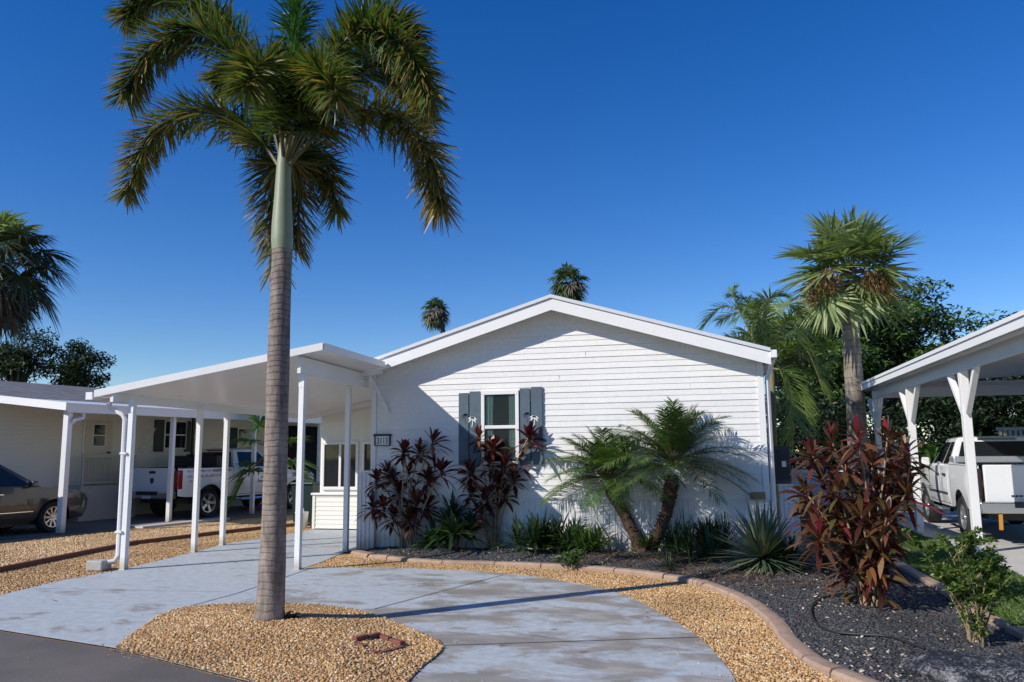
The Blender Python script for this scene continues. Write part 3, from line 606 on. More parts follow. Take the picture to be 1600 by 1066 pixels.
# ================================================================== HOUSE
HX0, HX1, HY = -6.05, 0.96, 13.81
RX = -2.55; RZ = 4.30; EZ = 3.24
def rake(x): return RZ - (RZ - EZ) * abs(x - RX) / (HX1 - RX)       # underside of the roof deck over the wall
house = thing('house', (RX, HY, 0), 'white vinyl-sided gable house with slate blue shutters and house number', 'house')
mb = MB()
course = 0.1016; z = 0.93; k = 0
def xr(zz):
    if zz <= EZ: return HX0 + 0.09, HX1 - 0.09
    f = (RZ - zz) / (RZ - EZ); return max(HX0 + .09, RX - f * (RX - HX0)), min(HX1 - .09, RX + f * (HX1 - RX))
while z < RZ - 0.02:
    z1 = min(z + course, RZ - 0.005); a0, a1 = xr(z); b0, b1 = xr(z1)
    lip = 0.014 if k % 2 == 0 else 0.009
    # panel joints every few courses: split the course at a staggered place
    mb.add([(a0, HY - lip, z), (a1, HY - lip, z), (b1, HY - 0.001, z1), (b0, HY - 0.001, z1)], [(0, 1, 2, 3)])
    mb.add([(a0, HY - lip, z), (a1, HY - lip, z), (a1, HY, z - 0.001), (a0, HY, z - 0.001)], [(3, 2, 1, 0)])
    if k % 2 == 0:
        xs = -4.9 + (k * 1.37) % 5.0
        if a0 + .2 < xs < a1 - .2: mb.box((xs, HY - lip - 0.001, z + 0.003), (xs + 0.003, HY - 0.002, z1 - .004))
    z = z1; k += 1
mb.build('wall', M['siding'], house)
mb = MB(); mb.box((HX0 + 0.01, HY + 0.005, 0.0), (HX1 - 0.01, 26.0, EZ - 0.01)); 
mb.add([(HX0 + .01, HY + .005, EZ - .01), (HX1 - .01, HY + .005, EZ - .01), (RX, HY + .005, RZ - .01), (HX0 + .01, 26, EZ - .01), (HX1 - .01, 26, EZ - .01), (RX, 26, RZ - .01)], [(0, 1, 2), (3, 5, 4)])
mb.build('side_wall', M['siding'], house)
for x0, x1 in ((HX0 - 0.012, HX0 + 0.088), (HX1 - 0.088, HX1 + 0.012)):
    mb = MB(); mb.box((x0, HY - 0.028, 0.90), (x1, HY - 0.002, EZ + 0.02)); mb.box((x0 - (.003 if x0 < -3 else -0.099), HY - 0.025, 0.9), (x0 + (0 if x0 < -3 else .103), HY + 0.09, EZ - .02)); mb.build('corner_trim', M['trim'], house, bevel=0.006)
# skirting: upright ribs
def ribbed(x0, x1, y, z0, z1, pitch=0.1, depth=0.018):
    pts = []; x = x0
    while x < x1 - 1e-6:
        for fx, fy in ((0, 0), (0.12, -1), (0.80, -1), (0.92, 0)): pts.append((min(x + fx * pitch, x1), y + fy * depth))
        x += pitch
    pts.append((x1, y)); m = MB(); n = len(pts)
    m.add([(a, b, z0) for a, b in pts] + [(a, b, z1) for a, b in pts], [(i, i + 1, n + i + 1, n + i) for i in range(n - 1)]); return m
m = ribbed(HX0, HX1, HY - 0.004, 0.0, 0.905, 0.1, 0.009); m.box((HX0, HY - 0.03, 0.895), (HX1, HY - 0.001, 0.93)); m.box((-1.02, HY - 0.026, 0.02), (-0.99, HY - 0.012, 0.90)); m.build('skirting', M['skirt'], house)
m = ribbed(-6.27, -5.95, HY - 0.075, 0.0, 1.38, 0.08); m.box((-6.285, HY - 0.105, 1.375), (-5.94, HY - 0.04, 1.41)); m.box((-6.285, HY - 0.1, 0.0), (-6.262, HY - 0.05, 1.377)); m.box((-5.955, HY - 0.1, 0.0), (-5.94, HY - 0.03, 1.377)); m.build('end_panel', M['skirt'], house)
# roof
OH = 0.36; EX = 0.12; RT = 0.055
def roofpt(x, lift): return RZ - (RZ - EZ) * abs(x - RX) / (HX1 - RX) + lift
mb = MB()
for sgn, xe in ((-1, HX0 - EX), (1, HX1 + EX)):
    ze = roofpt(xe, 0)
    poly = [(RX, RZ + 0.16), (xe, ze + 0.16), (xe, ze + 0.10), (RX, RZ + 0.10)]
    y0, y1 = HY - OH - 0.03, 26.3
    vs = [(x, y0, zz) for x, zz in poly] + [(x, y1, zz) for x, zz in poly]
    fs = [(0, 1, 2, 3), (7, 6, 5, 4), (0, 4, 5, 1), (1, 5, 6, 2), (2, 6, 7, 3)]
    if sgn > 0: fs = [f[::-1] for f in fs]
    mb.add(vs, fs)
mb.build('roof', M['roof_white'], house)
for sgn, xe in ((-1, HX0 - EX), (1, HX1 + EX)):
    ze = roofpt(xe, 0); mb = MB()
    def fas(y0, y1, lo, hi):
        poly = [(RX, RZ + hi), (xe, ze + hi), (xe, ze + lo), (RX, RZ + lo)]
        vs = [(x, y0, zz) for x, zz in poly] + [(x, y1, zz) for x, zz in poly]
        fs = [(0, 1, 2, 3), (7, 6, 5, 4), (0, 4, 5, 1), (1, 5, 6, 2), (2, 6, 7, 3)]
        if sgn > 0: fs = [f[::-1] for f in fs]
        mb.add(vs, fs)
    fas(HY - OH, HY - OH + 0.025, -0.115, 0.097)
    # joint lines of the metal trim
    mb.build('rake_trim', M['trim'], house)
    mb = MB(); vs = [(RX, HY - OH + .03, RZ - .10), (xe, HY - OH + .03, ze - .10), (xe, HY - .004, ze - .012), (RX, HY - .004, RZ - .012)]
    mb.add(vs, [(0, 1, 2, 3) if sgn > 0 else (3, 2, 1, 0)]); mb.build('soffit', M['soffit'], house)
mb = MB(); mb.box((HX1 + EX - 0.01, HY - OH - 0.02, EZ - 0.04), (HX1 + EX + 0.10, 26.2, EZ + 0.09)); mb.build('gutter', M['trim'], house, bevel=0.01)
mb = MB(); mb.tube([(HX1 + 0.16, HY - 0.12, EZ - 0.03), (HX1 + 0.13, HY - 0.06, EZ - 0.16), (HX1 + 0.075, HY + 0.05, EZ - 0.33), (HX1 + 0.075, HY + 0.05, 0.42), (HX1 + 0.09, HY - 0.05, 0.34)], 0.04, 8); mb.build('downspout', M['trim'], house, sm=40)
mb = MB(); mb.box((0.66, HY - 0.075, 0.915), (0.90, HY - 0.032, 1.03)); mb.box((0.70, HY - 0.085, 0.94), (0.86, HY - 0.076, 1.0)); mb.build('outlet_box', M['cane'], house, bevel=0.006)
# window
wx0, wx1, wz0, wz1 = -3.92, -3.22, 1.50, 2.82
wf = MB()
for b_ in (((wx0, HY - .075, wz1 - .075), (wx1, HY - .017, wz1)), ((wx0, HY - .075, wz0), (wx1, HY - .017, wz0 + .06)), ((wx0, HY - .075, wz0 + .06), (wx0 + .065, HY - .017, wz1 - .075)), ((wx1 - .065, HY - .075, wz0 + .06), (wx1, HY - .017, wz1 - .075)), ((wx0 + .065, HY - .068, 2.135), (wx1 - .065, HY - .02, 2.195))): wf.box(*b_)
win = wf.build('window', M['trim'], house, bevel=0.006)
mb = MB(); mb.box((wx0 + .06, HY - .024, wz0 + .05), (wx1 - .06, HY - .0175, wz1 - .07)); mb.build('dark_backing', M['dark_room'], win)
def curtain(name, x0, x1, z0, z1, y, parent):
    n = 26; mm = MB(); top = [(x0 + (x1 - x0) * i / n, y + 0.006 * math.sin(i * 1.5), z1) for i in range(n + 1)]; bot = [(p[0] + 0.012 * math.sin(i * .7), p[1], z0) for i, p in enumerate(top)]
    mm.add(bot + top, [(i, i + 1, n + 2 + i, n + 1 + i) for i in range(n)]); return mm.build(name, M['curtain'], parent, sm=True)
curtain('curtain', wx0 + .065, wx0 + .225, wz0 + .06, wz1 - .075, HY - .034, win); curtain('curtain', wx1 - .19, wx1 - .065, wz0 + .06, wz1 - .075, HY - .034, win)
mb = MB(); mb.box((wx0 + .06, HY - .052, 2.19), (wx1 - .06, HY - .049, wz1 - .07)); mb.box((wx0 + .06, HY - .058, wz0 + .05), (wx1 - .06, HY - .055, 2.14)); mb.build('pane', M['glass'], win)
# shutters, each of two boards with a small white palm emblem over a navy one painted as its shadow
def palm_emblem(cx, cz, s, y, parent, name, mat, mirror=1):
    mm = MB(); tr = [(0, -1.0), (0.10, -0.55), (0.12, -0.1), (0.05, 0.25)]
    for (a, b), (c, d) in zip(tr[:-1], tr[1:]):
        mm.add([(cx + mirror * (a - .06) * s, y, cz + b * s), (cx + mirror * (a + .06) * s, y, cz + b * s), (cx + mirror * (c + .05) * s, y, cz + d * s), (cx + mirror * (c - .05) * s, y, cz + d * s)], [(0, 1, 2, 3)])
    for ang, ln in ((15, .75), (55, .6), (110, .6), (150, .75), (-20, .6), (195, .6)):
        u = [(0, 0)]; dx, dz = math.cos(R(ang)), math.sin(R(ang)); pts = []
        for t in np.linspace(0, 1, 6):
            px, pz = dx * ln * t, dz * ln * t - 0.45 * t * t; wd = 0.17 * math.sin(math.pi * (0.08 + 0.9 * t)); nx, nz = -dz, dx
            pts.append(((px + nx * wd, pz + nz * wd), (px - nx * wd, pz - nz * wd)))
        vs = []
        for (a, b) in pts:
            for p in (a, b): vs.append((cx + mirror * (p[0] + .05) * s, y, cz + (p[1] + .25) * s))
        mm.add(vs, [(2 * i, 2 * i + 1, 2 * i + 3, 2 * i + 2) for i in range(5)])
    return mm.build(name, mat, parent)
for x0, t1, t2, tiltz in ((-4.345, 2.79, 2.815, 0), (-3.205, 2.845, 2.865, 0)):
    mb = MB(); mb.box((x0, HY - .052, 1.495), (x0 + .185, HY - .018, t1)); mb.box((x0 + .205, HY - .052, 1.495), (x0 + .405, HY - .018, t2))
    mb.box((x0 + .02, HY - .0175, 1.60), (x0 + .385, HY - .0165, 2.6))
    sh = mb.build('shutter', M['shutter'], house, bevel=0.005)
    palm_emblem(x0 + .14, 2.36, .125, HY - .0545, sh, 'palm_shadow', M['navy'], -1); palm_emblem(x0 + .25, 2.30, .125, HY - .0575, sh, 'palm_emblem', M['metal_white'], 1)
# number plate
mb = MB()
for b_ in (((-6.0, HY - .06, 2.035), (-5.655, HY - .02, 2.075)), ((-5.98, HY - .05, 1.855), (-5.675, HY - .02, 1.872)), ((-5.985, HY - .05, 1.872), (-5.962, HY - .02, 2.035)), ((-5.695, HY - .05, 1.872), (-5.672, HY - .02, 2.035))): mb.box(*b_)
plate = mb.build('number_plate', M['black'], house)
mb = MB(); mb.box((-5.962, HY - .036, 1.872), (-5.695, HY - .022, 2.035)); mb.build('plate_face', M['white_plastic'], plate)
cu = bpy.data.curves.new('house_digits', 'FONT'); cu.body = '3113'; cu.size = 0.158; cu.align_x = 'CENTER'; cu.extrude = 0.002; cu.space_character = 1.12; cu.offset = 0.002
cu.materials.append(M['black']); tmp = bpy.data.objects.new('tmp', cu); COL.objects.link(tmp); me_ = bpy.data.meshes.new_from_object(tmp.evaluated_get(bpy.context.evaluated_depsgraph_get())); bpy.data.objects.remove(tmp); o = put('lettering', me_, plate); o.scale = (.64, 1, 1); bpos = base_of(plate)
o.location = Vector((-5.828, HY - .0395, 1.898)) - bpos; o.rotation_euler = (R(90), 0, 0)
# sunroom at the back of the carport: part of the house
SY = 17.15
def lapwall(x0, x1, z0, z1, y, mm, cs=0.1):
    zz = z0
    while zz < z1 - 0.01:
        zt = min(zz + cs, z1); mm.add([(x0, y - .012, zz), (x1, y - .012, zz), (x1, y, zt), (x0, y, zt), (x0, y, zz)], [(0, 1, 2, 3), (0, 4, 1)] if False else [(0, 1, 2, 3)])
        mm.add([(x0, y - .012, zz), (x1, y - .012, zz), (x1, y + .001, zz), (x0, y + .001, zz)], [(3, 2, 1, 0)]); zz = zt
mb = MB(); mb.box((-8.80, SY, 0.8), (-6.06, 25.5, 3.0)); mb.box((-8.92, SY - .09, 0.02), (-6.08, SY + 3, 0.78)); lapwall(-8.86, -6.08, 0.03, 0.77, SY - .091, mb); mb.box((-8.925, SY - .115, 0.02), (-8.86, SY - .088, 0.775)); mb.build('sunroom_wall', M['cream_trim'], house)
mb = MB(); mb.box((-8.96, SY - .14, 0.78), (-6.08, SY + .05, 0.83)); mb.build('sunroom_ledge', M['trim'], house, bevel=0.01)
for x0, x1, mid in ((-8.74, -7.83, True), (-7.74, -7.0, True)):
    mb = MB(); z0, z1, y = 0.90, 2.0, SY
    bs = [((x0, y - .06, z1 - .06), (x1, y - .002, z1)), ((x0, y - .06, z0), (x1, y - .002, z0 + .07)), ((x0, y - .06, z0 + .07), (x0 + .06, y - .002, z1 - .06)), ((x1 - .06, y - .06, z0 + .07), (x1, y - .002, z1 - .06))]
    if mid: xm = (x0 + x1) / 2; bs.append(((xm - .03, y - .055, z0 + .07), (xm + .03, y - .004, z1 - .06)))
    for b_ in bs: mb.box(*b_)
    f = mb.build('sunroom_window', M['trim'], house, bevel=0.006)
    mb = MB(); mb.box((x0 + .055, y - .03, z0 + .065), (x1 - .055, y - .024, z1 - .055)); mb.build('pane', M['glass_dark'], f)
    mb = MB(); mb.box((x0 + .27, y - .0235, z0 + .065), (x0 + .30, y - .018, z1 - .055)); 

# ================================================================== CARPORT
cp = thing('carport', (-7.5, 13.5, 0), 'white aluminium carport with flat sloping roof beside the house', 'carport')
def cz(x): return 2.72 + (x + 9.2) * 0.183
roof_pts = [(-9.2, 10.4), (-5.6, 10.9), (-5.66, HY - .40), (-6.10, HY - .40), (-6.10, SY + .05), (-9.28, SY + .05)]
mb = MB(); n = len(roof_pts)
mb.add([(x, y, cz(x) - .085) for x, y in roof_pts] + [(x, y, cz(x)) for x, y in roof_pts], [tuple(range(n - 1, -1, -1)), tuple(range(n, 2 * n))] + [(i, (i + 1) % n, n + (i + 1) % n, n + i) for i in range(n)]); mb.build('roof', M['soffit'], cp)
mb = MB()
for y in np.arange(11.6, 17, 0.61): mb.bar((-9.1, y, cz(-9.1) - .0875), (-6.2, y + .02, cz(-6.2) - .0875), 0.012, 0.004)
mb.build('roof_seams', M['dark_grey'], cp) if False else None
mb = MB(); d = Vector((3.6, 0.5, 0)).normalized(); nrm = Vector((d.y, -d.x, 0))
def fascia(a, b, h0, h1, thick, mm):
    a = Vector((a[0], a[1], cz(a[0]))); b = Vector((b[0], b[1], cz(b[0]))); dd = Vector((b.x - a.x, b.y - a.y, 0)).normalized(); nn = Vector((dd.y, -dd.x, 0)) * thick
    vs = [a + Vector((0, 0, h0)), b + Vector((0, 0, h0)), b + Vector((0, 0, h1)), a + Vector((0, 0, h1))]; vs2 = [v + nn for v in vs]
    mm.add(vs + vs2, [(4, 5, 6, 7), (3, 2, 1, 0), (0, 1, 5, 4), (3, 7, 6, 2), (0, 4, 7, 3), (1, 2, 6, 5)])
fascia((-9.2, 10.4), (-5.6, 10.9), -.10, 0.012, .02, mb); mb.build('front_fascia', M['metal_white'], cp)
mb = MB(); fascia((-5.6, 10.9), (-5.66, HY - .40), -.10, 0.012, .02, mb); mb.build('side_fascia', M['metal_white'], cp)
mb = MB(); mb.box((-9.33, 10.36, 2.585), (-9.205, SY, 2.60)); mb.box((-9.33, 10.36, 2.60), (-9.318, SY, 2.70)); mb.box((-9.215, 10.36, 2.60), (-9.203, SY, 2.63)); mb.box((-9.318, 10.36, 2.60), (-9.215, 10.372, 2.70)); mb.build('gutter', M['metal_white'], cp)
mb = MB(); mb.bar((-8.93, 10.45, 2.615), (-9.14, SY, 2.60), 0.055, 0.14); mb.build('beam', M['metal_white'], cp)
mb = MB(); mb.bar((-6.02, 10.95, 3.075), (-6.14, HY - .05, 3.06), 0.055, 0.26)
for yy in (11.12, 13.28):
    for zz in (3.02, 3.12): mb.tube([(-6.062, yy - .0, zz), (-6.0, yy, zz)], 0.012, 6)
mb.build('header_beam', M['metal_white'], cp)
mb = MB(); mb.bar((-9.1, SY - .06, 2.60), (-6.1, SY - .06, 3.12), 0.05, 0.12); mb.build('rear_beam', M['metal_white'], cp)
POSTS = [(ground(193, 890), 2.60), (ground(303, 863), 2.59), (ground(347, 852), 2.58), (ground(465, 890), 2.96), (ground(540, 862), 2.95)]
for p, h in POSTS:
    mb = MB(); mb.box((p.x - .042, p.y - .042, 0.0), (p.x + .042, p.y + .042, h)); mb.box((p.x - .055, p.y - .055, 0.0), (p.x + .055, p.y + .055, 0.012)); mb.box((p.x - .046, p.y - .046, h - .22), (p.x + .046, p.y - .0425, h - .01))
    mb.build('post', M['metal_white'], cp, bevel=0.006)
p1 = POSTS[0][0]
mb = MB(); mb.tube([(p1.x - .40, p1.y - .05, 2.55), (p1.x - .37, p1.y - .06, 2.47), (p1.x - .14, p1.y - .05, 2.36), (p1.x - .095, p1.y - .04, 2.28), (p1.x - .085, p1.y - .03, 0.22), (p1.x - .12, p1.y - .06, 0.13), (p1.x - .34, p1.y - .16, 0.085)], 0.038, 8)
ds = mb.build('downspout', M['metal_white'], cp, sm=40)
for zz in (1.74, 0.55):
    mb = MB(); mb.box((p1.x - .13, p1.y - .078, zz), (p1.x - .02, p1.y + .015, zz + .03)); mb.build('strap', M['metal_white'], ds)
mb = MB(); mb.bar((-6.03, HY - .34, 3.17), (-5.72, HY - .34, 3.20), 0.06, 0.07); mb.bar((-5.99, HY - .30, 3.14), (-5.70, HY - .025, 2.45), 0.05, 0.03); mb.build('wall_brace', M['metal_white'], cp)
mb = MB(); c = ground(155, 891); mb.box((c.x - .15, c.y - .11, 0.0), (c.x + .13, c.y + .11, 0.15)); sb = mb.build('splash_block', M['block'], bevel=0.02)
tag(sb, 'square concrete block catching the carport downspout on the gravel', 'splash block')
# ================================================================== PALMS AND PLANTS
def frames(C):
    T = unit(np.gradient(C, axis=0)); S = side_of(T, (0.02, 0.03, 1.0)); Nn = unit(np.cross(S, T)); return T, S, Nn
def plumose(Lf, C, n, Lmax, W, mi_fn, droop=0.25, t0=0.13):
    """foxtail frond: leaflets all the way round the rachis"""
    T, S, Nn = frames(C); t = t0 + (1 - t0) * np.sort(RNG.random(n)); k = len(C) - 1
    u = t * k; i = np.minimum(u.astype(int), k - 1); fr = (u - i)[:, None]
    B = C[i] * (1 - fr) + C[i + 1] * fr; Tt = unit(T[i] * (1 - fr) + T[i + 1] * fr); St, Nt = S[i], Nn[i]
    a = RNG.random(n) * 2 * np.pi
    a = np.where(RNG.random(n) < 0.55, np.where(RNG.random(n) < .5, 0, np.pi) + RNG.normal(0, .55, n), a)
    rad = St * np.cos(a)[:, None] + Nt * np.sin(a)[:, None]
    fwd = 0.42 + 0.40 * t ** 3 + RNG.normal(0, 0.14, n)
    D = unit(rad * 0.9 + Tt * fwd[:, None])
    ln = Lmax * (0.62 + 0.38 * np.sin(np.pi * np.clip(0.18 + 0.72 * t, 0, 1))) * (0.8 + 0.35 * RNG.random(n))
    sd = unit(side_of(D) + RNG.normal(0, .45, (n, 3)))
    Lf.strips(B, D, sd, ln, W * (0.75 + 0.5 * RNG.random(n)), droop * (0.6 + 0.8 * RNG.random(n)), 3, mi_fn(t), prof=([0, .25, .75, 1], [.5, 1, .85, .25]))
def pinnate(Lf, C, npairs, Lmax, W, mi=0, v=0.35, fwd0=0.35, droop=0.25, t0=0.15, rag=0.08, shape=0.55, nseg=2):
    T, S, Nn = frames(C); k = len(C) - 1
    t = np.repeat(np.linspace(t0, 0.99, npairs), 2); n = len(t); sg = np.tile([1., -1.], npairs)
    u = t * k; i = np.minimum(u.astype(int), k - 1); fr = (u - i)[:, None]
    B = C[i] * (1 - fr) + C[i + 1] * fr; Tt, St, Nt = T[i], S[i], Nn[i]
    f = fwd0 + 0.9 * t ** 2
    D = unit(St * sg[:, None] * math.cos(v) + Nt * math.sin(v) + Tt * f[:, None] + RNG.normal(0, rag, (n, 3)))
    ln = Lmax * (shape + (1 - shape) * np.sin(np.pi * np.clip(0.12 + 0.75 * t, 0, 1))) * (0.85 + .3 * RNG.random(n)) * np.where(t > .9, .8, 1)
    Lf.strips(B, D, unit(np.cross(D, Nt)), ln, W * (0.8 + .4 * RNG.random(n)), droop * (.5 + RNG.random(n)), nseg, mi, prof=([0, .3, .7, 1], [.5, 1, .8, .12]))
def fan(Lf, hub, T, r, nseg=34, mi=0, spread=2.3, droop=0.35, fold=0.25, wf=1.0):
    T = unit(np.array(T, float)); S = side_of(T[None])[0]; Nn = np.cross(S, T)
    a = np.linspace(-spread, spread, nseg) + RNG.normal(0, .03, nseg)
    D = unit(T[None] * np.cos(a)[:, None] + S[None] * np.sin(a)[:, None] + Nn[None] * (fold * np.abs(np.sin(a)))[:, None] + RNG.normal(0, .05, (nseg, 3)))
    ln = r * (0.72 + 0.28 * np.cos(a * .55)) * (0.9 + .2 * RNG.random(nseg))
    sd = unit(np.cross(D, Nn[None] + RNG.normal(0, .25, (nseg, 3))))
    Lf.strips(np.repeat(np.array(hub, float)[None], nseg, 0), D, sd, ln, r * 2 * spread / nseg * 0.62 * wf, droop * (.6 + .8 * RNG.random(nseg)), 4, mi, prof=([0, .3, .55, .8, 1], [.06, .75, 1, .5, .05]))
def fan_crown(Lf, c, n, pet, r, elo=-55, ehi=85, mi=None, nseg=30, droop=0.35, mb=None, power=1.0, azr=None, tdrop=.28):
    for i in range(n):
        az = i * 2.39996 + random.uniform(-.2, .2) if azr is None else random.uniform(*azr)
        fq = (i + .5) / n; el = R(ehi + (elo - ehi) * fq ** power + random.uniform(-6, 6))
        d = np.array([math.cos(az) * math.cos(el), math.sin(az) * math.cos(el), math.sin(el)])
        pl = pet * random.uniform(.85, 1.15); hub = np.array(c) + d * pl + np.array([0, 0, -0.10 * pl * (1 - fq)])
        T = unit(d + np.array([0, 0, -tdrop * (1 + fq)])) if el < 1.2 else d
        fan(Lf, hub, T, r * random.uniform(.85, 1.1), nseg, 0 if mi is None else mi(fq), droop=droop)
        if mb is not None: mb.tube([c, tuple((np.array(c) + hub) / 2 + np.array([0, 0, .03])), tuple(hub)], 0.018, 5)

# ---- foxtail palm on the island
FY = 7.34
fp = thing('foxtail_palm', tuple(ground(420, 968, 0.10)), 'tall foxtail palm with smooth grey trunk and bushy drooping fronds on the gravel island', 'palm tree')
tp = [(420, 974, .170), (421, 962, .148), (423, 935, .136), (428, 820, .122), (433, 640, .113), (437, 500, .108), (440, 420, .104), (441, 388, .106)]
mb = MB(); C = bez([tuple(on_y(x, y, FY)) for x, y, r in tp], 60); rr = np.interp(np.linspace(0, 1, 60), np.linspace(0, 1, len(tp)), [t[2] for t in tp])
z_ = C[:, 2]; rr = rr * (1 + 0.012 * np.sin(z_ * 2 * np.pi * 9) + 0.012 * np.sin(z_ * 3.1)); mb.tube(C, rr, 24); mb.build('trunk', M['foxtail_trunk'], fp, sm=60)
mb = MB(); cs = [(441, 391, .107), (441, 375, .114), (441, 350, .108), (442, 310, .090), (443, 272, .078), (444, 250, .072), (445, 225, .06)]
C = bez([tuple(on_y(x, y, FY)) for x, y, r in cs], 24); mb.tube(C, np.interp(np.linspace(0, 1, 24), np.linspace(0, 1, len(cs)), [t[2] for t in cs]), 22); mb.build('crownshaft', M['crownshaft'], fp, sm=60)
FR = [  # control points (sight x, sight y, metres behind the trunk), share of bronze leaflets
    ([(443, 262, 0), (405, 140, -.15), (315, 48, -.35), (235, 78, -.5), (196, 150, -.5)], .18),
    ([(444, 258, .1), (392, 90, .4), (305, 2, .3), (235, -12, .2), (198, 25, .1)], .15),
    ([(442, 268, 0), (392, 205, .1), (310, 172, .3), (235, 212, .4), (198, 302, .4)], .45),
    ([(446, 240, 0), (452, 120, .0), (463, 10, .05), (474, -95, .1)], -1),
    ([(447, 258, 0), (495, 125, -.2), (565, 45, -.4), (635, 78, -.5), (672, 148, -.45)], .10),
    ([(448, 262, 0), (520, 188, -.1), (600, 176, -.3), (664, 232, -.4), (688, 322, -.35)], .75),
    ([(447, 262, .1), (505, 170, .3), (580, 105, .5), (640, 130, .6), (668, 190, .6)], .2),
    ([(443, 266, .1), (425, 258, .45), (424, 330, .7), (432, 425, .75)], .8),
    ([(446, 264, .1), (482, 235, .6), (512, 265, .9), (527, 330, 1.0)], .35),
    ([(444, 255, 0), (432, 150, -.5), (410, 100, -1.0), (385, 135, -1.3)], .1),
    ([(446, 255, 0), (470, 150, -.5), (500, 110, -.9), (528, 150, -1.2)], .15),
    ([(447, 256, .1), (520, 110, .2), (580, 30, .3), (628, 35, .3), (650, 75, .3)], .12),
    ([(445, 262, .1), (462, 250, .5), (468, 300, .8), (462, 390, .9)], .8),
    ([(445, 258, 0), (435, 190, .2), (405, 130, .3), (370, 112, .4), (340, 128, .4)], .2)]
for pts, old in FR:
    C = bez([tuple(on_y(x, y, FY + dy)) for x, y, dy in pts], 28)
    Lf = Leaves(); base_mi = 2 if old < 0 else 0
    fn = (lambda t: np.full(len(t), 2)) if old < 0 else (lambda t, o=old: (RNG.random(len(t)) < o * (0.45 + 0.9 * t) + 0.25 * (t > .6)).astype(int))
    ln = np.linalg.norm(np.diff(C, axis=0), axis=1).sum()
    plumose(Lf, C, int(400 * ln), 0.37 if old >= 0 else 0.34, 0.021, fn, droop=0.12 if old < .7 else .22)
    fr_ = Lf.build('frond', [M['foxtail'], M['foxtail_old'], M['foxtail_new']], fp)
    mb = MB(); mb.tube(C, np.linspace(.024, .006, len(C)), 6); mb.build('rachis', M['rachis'], fr_, sm=60)
# fallen sheath by the trunk
Lf = Leaves(); b0 = ground(446, 966, .10); n = 14; a = RNG.random(n) * 2 - .6
D = unit(np.stack([np.cos(a), np.sin(a) * .6, .35 + .6 * RNG.random(n)], 1)); Lf.strips(np.repeat(np.array(b0)[None], n, 0) + RNG.normal(0, .03, (n, 3)) * [1, 1, .3], D, side_of(D), .10 + .14 * RNG.random(n), .045, .5, 3)
tag(Lf.build('dry_leaf_clump', M['dead_leaf']), 'small clump of dry dark leaves lying against the foot of the foxtail palm trunk', 'dead leaves')
# brick frame set in the island gravel
c = [Vector((p[0], p[1], 0)) for p in g2([(553, 1002), (592, 991), (630, 1001), (590, 1014)], .09)]
mb = MB()
for a, b in ((0, 1), (1, 2), (2, 3), (3, 0)):
    A, B = c[a], c[b]; nb_ = 2
    for k in range(nb_):
        p, q = A.lerp(B, k / nb_ + .02), A.lerp(B, (k + 1) / nb_ - .02); zt = mound(np.array([[p.x, p.y]]))[0] + (.012 if a in (0, 1) else -.006)
        mb.bar((p.x, p.y, zt), (q.x, q.y, zt), .055, .05)
tag(mb.build('brick_frame', M['brick'], bevel=.006), 'small square of red bricks half sunk in the island gravel', 'brick border')

# ---- cordylines
def rosette(Lf, c, n=16, L0=.30, W=.075, up=None, old=.15, gold=0.0, young=3):
    c = np.array(c, float); i = np.arange(n); az = i * 2.39996 + random.random() * 6; f = i / max(1, n - 1)
    el = R(82) - (R(82) - R(-18)) * f ** 0.85 + RNG.normal(0, .10, n)
    D = np.stack([np.cos(az) * np.cos(el), np.sin(az) * np.cos(el), np.sin(el)], 1)
    if up is not None: D = unit(D + np.array(up) * .35)
    B = np.repeat(c[None], n, 0) + np.column_stack([np.zeros(n), np.zeros(n), -0.13 * f]) + D * .015
    ln = L0 * (0.75 + .45 * np.sin(np.pi * (.25 + .6 * f))) * (.85 + .3 * RNG.random(n))
    mi = np.where(i < young, np.where(RNG.random(n) < .22, 2, np.where(old > .4, 1, 0)), np.where(RNG.random(n) < old, 1, 0)); mi = np.where((f > .7) & (RNG.random(n) < gold), 3, mi)
    Lf.strips(B, D, unit(side_of(D) + RNG.normal(0, .3, (n, 3))), ln, W * (.8 + .4 * RNG.random(n)), .25 + .35 * f, 5, mi, prof=([0, .15, .45, .75, 1], [.22, .55, 1, .75, .03]))
    m = 7; az = RNG.random(m) * 6.28; D = unit(np.stack([np.cos(az) * .45, np.sin(az) * .45, np.ones(m)], 1)); B = np.repeat((c + [0, 0, -.13])[None], m, 0)
    Lf.strips(B, D, side_of(D), .10 + .06 * RNG.random(m), .016, .1, 2, 2)       # crimson leaf stalks
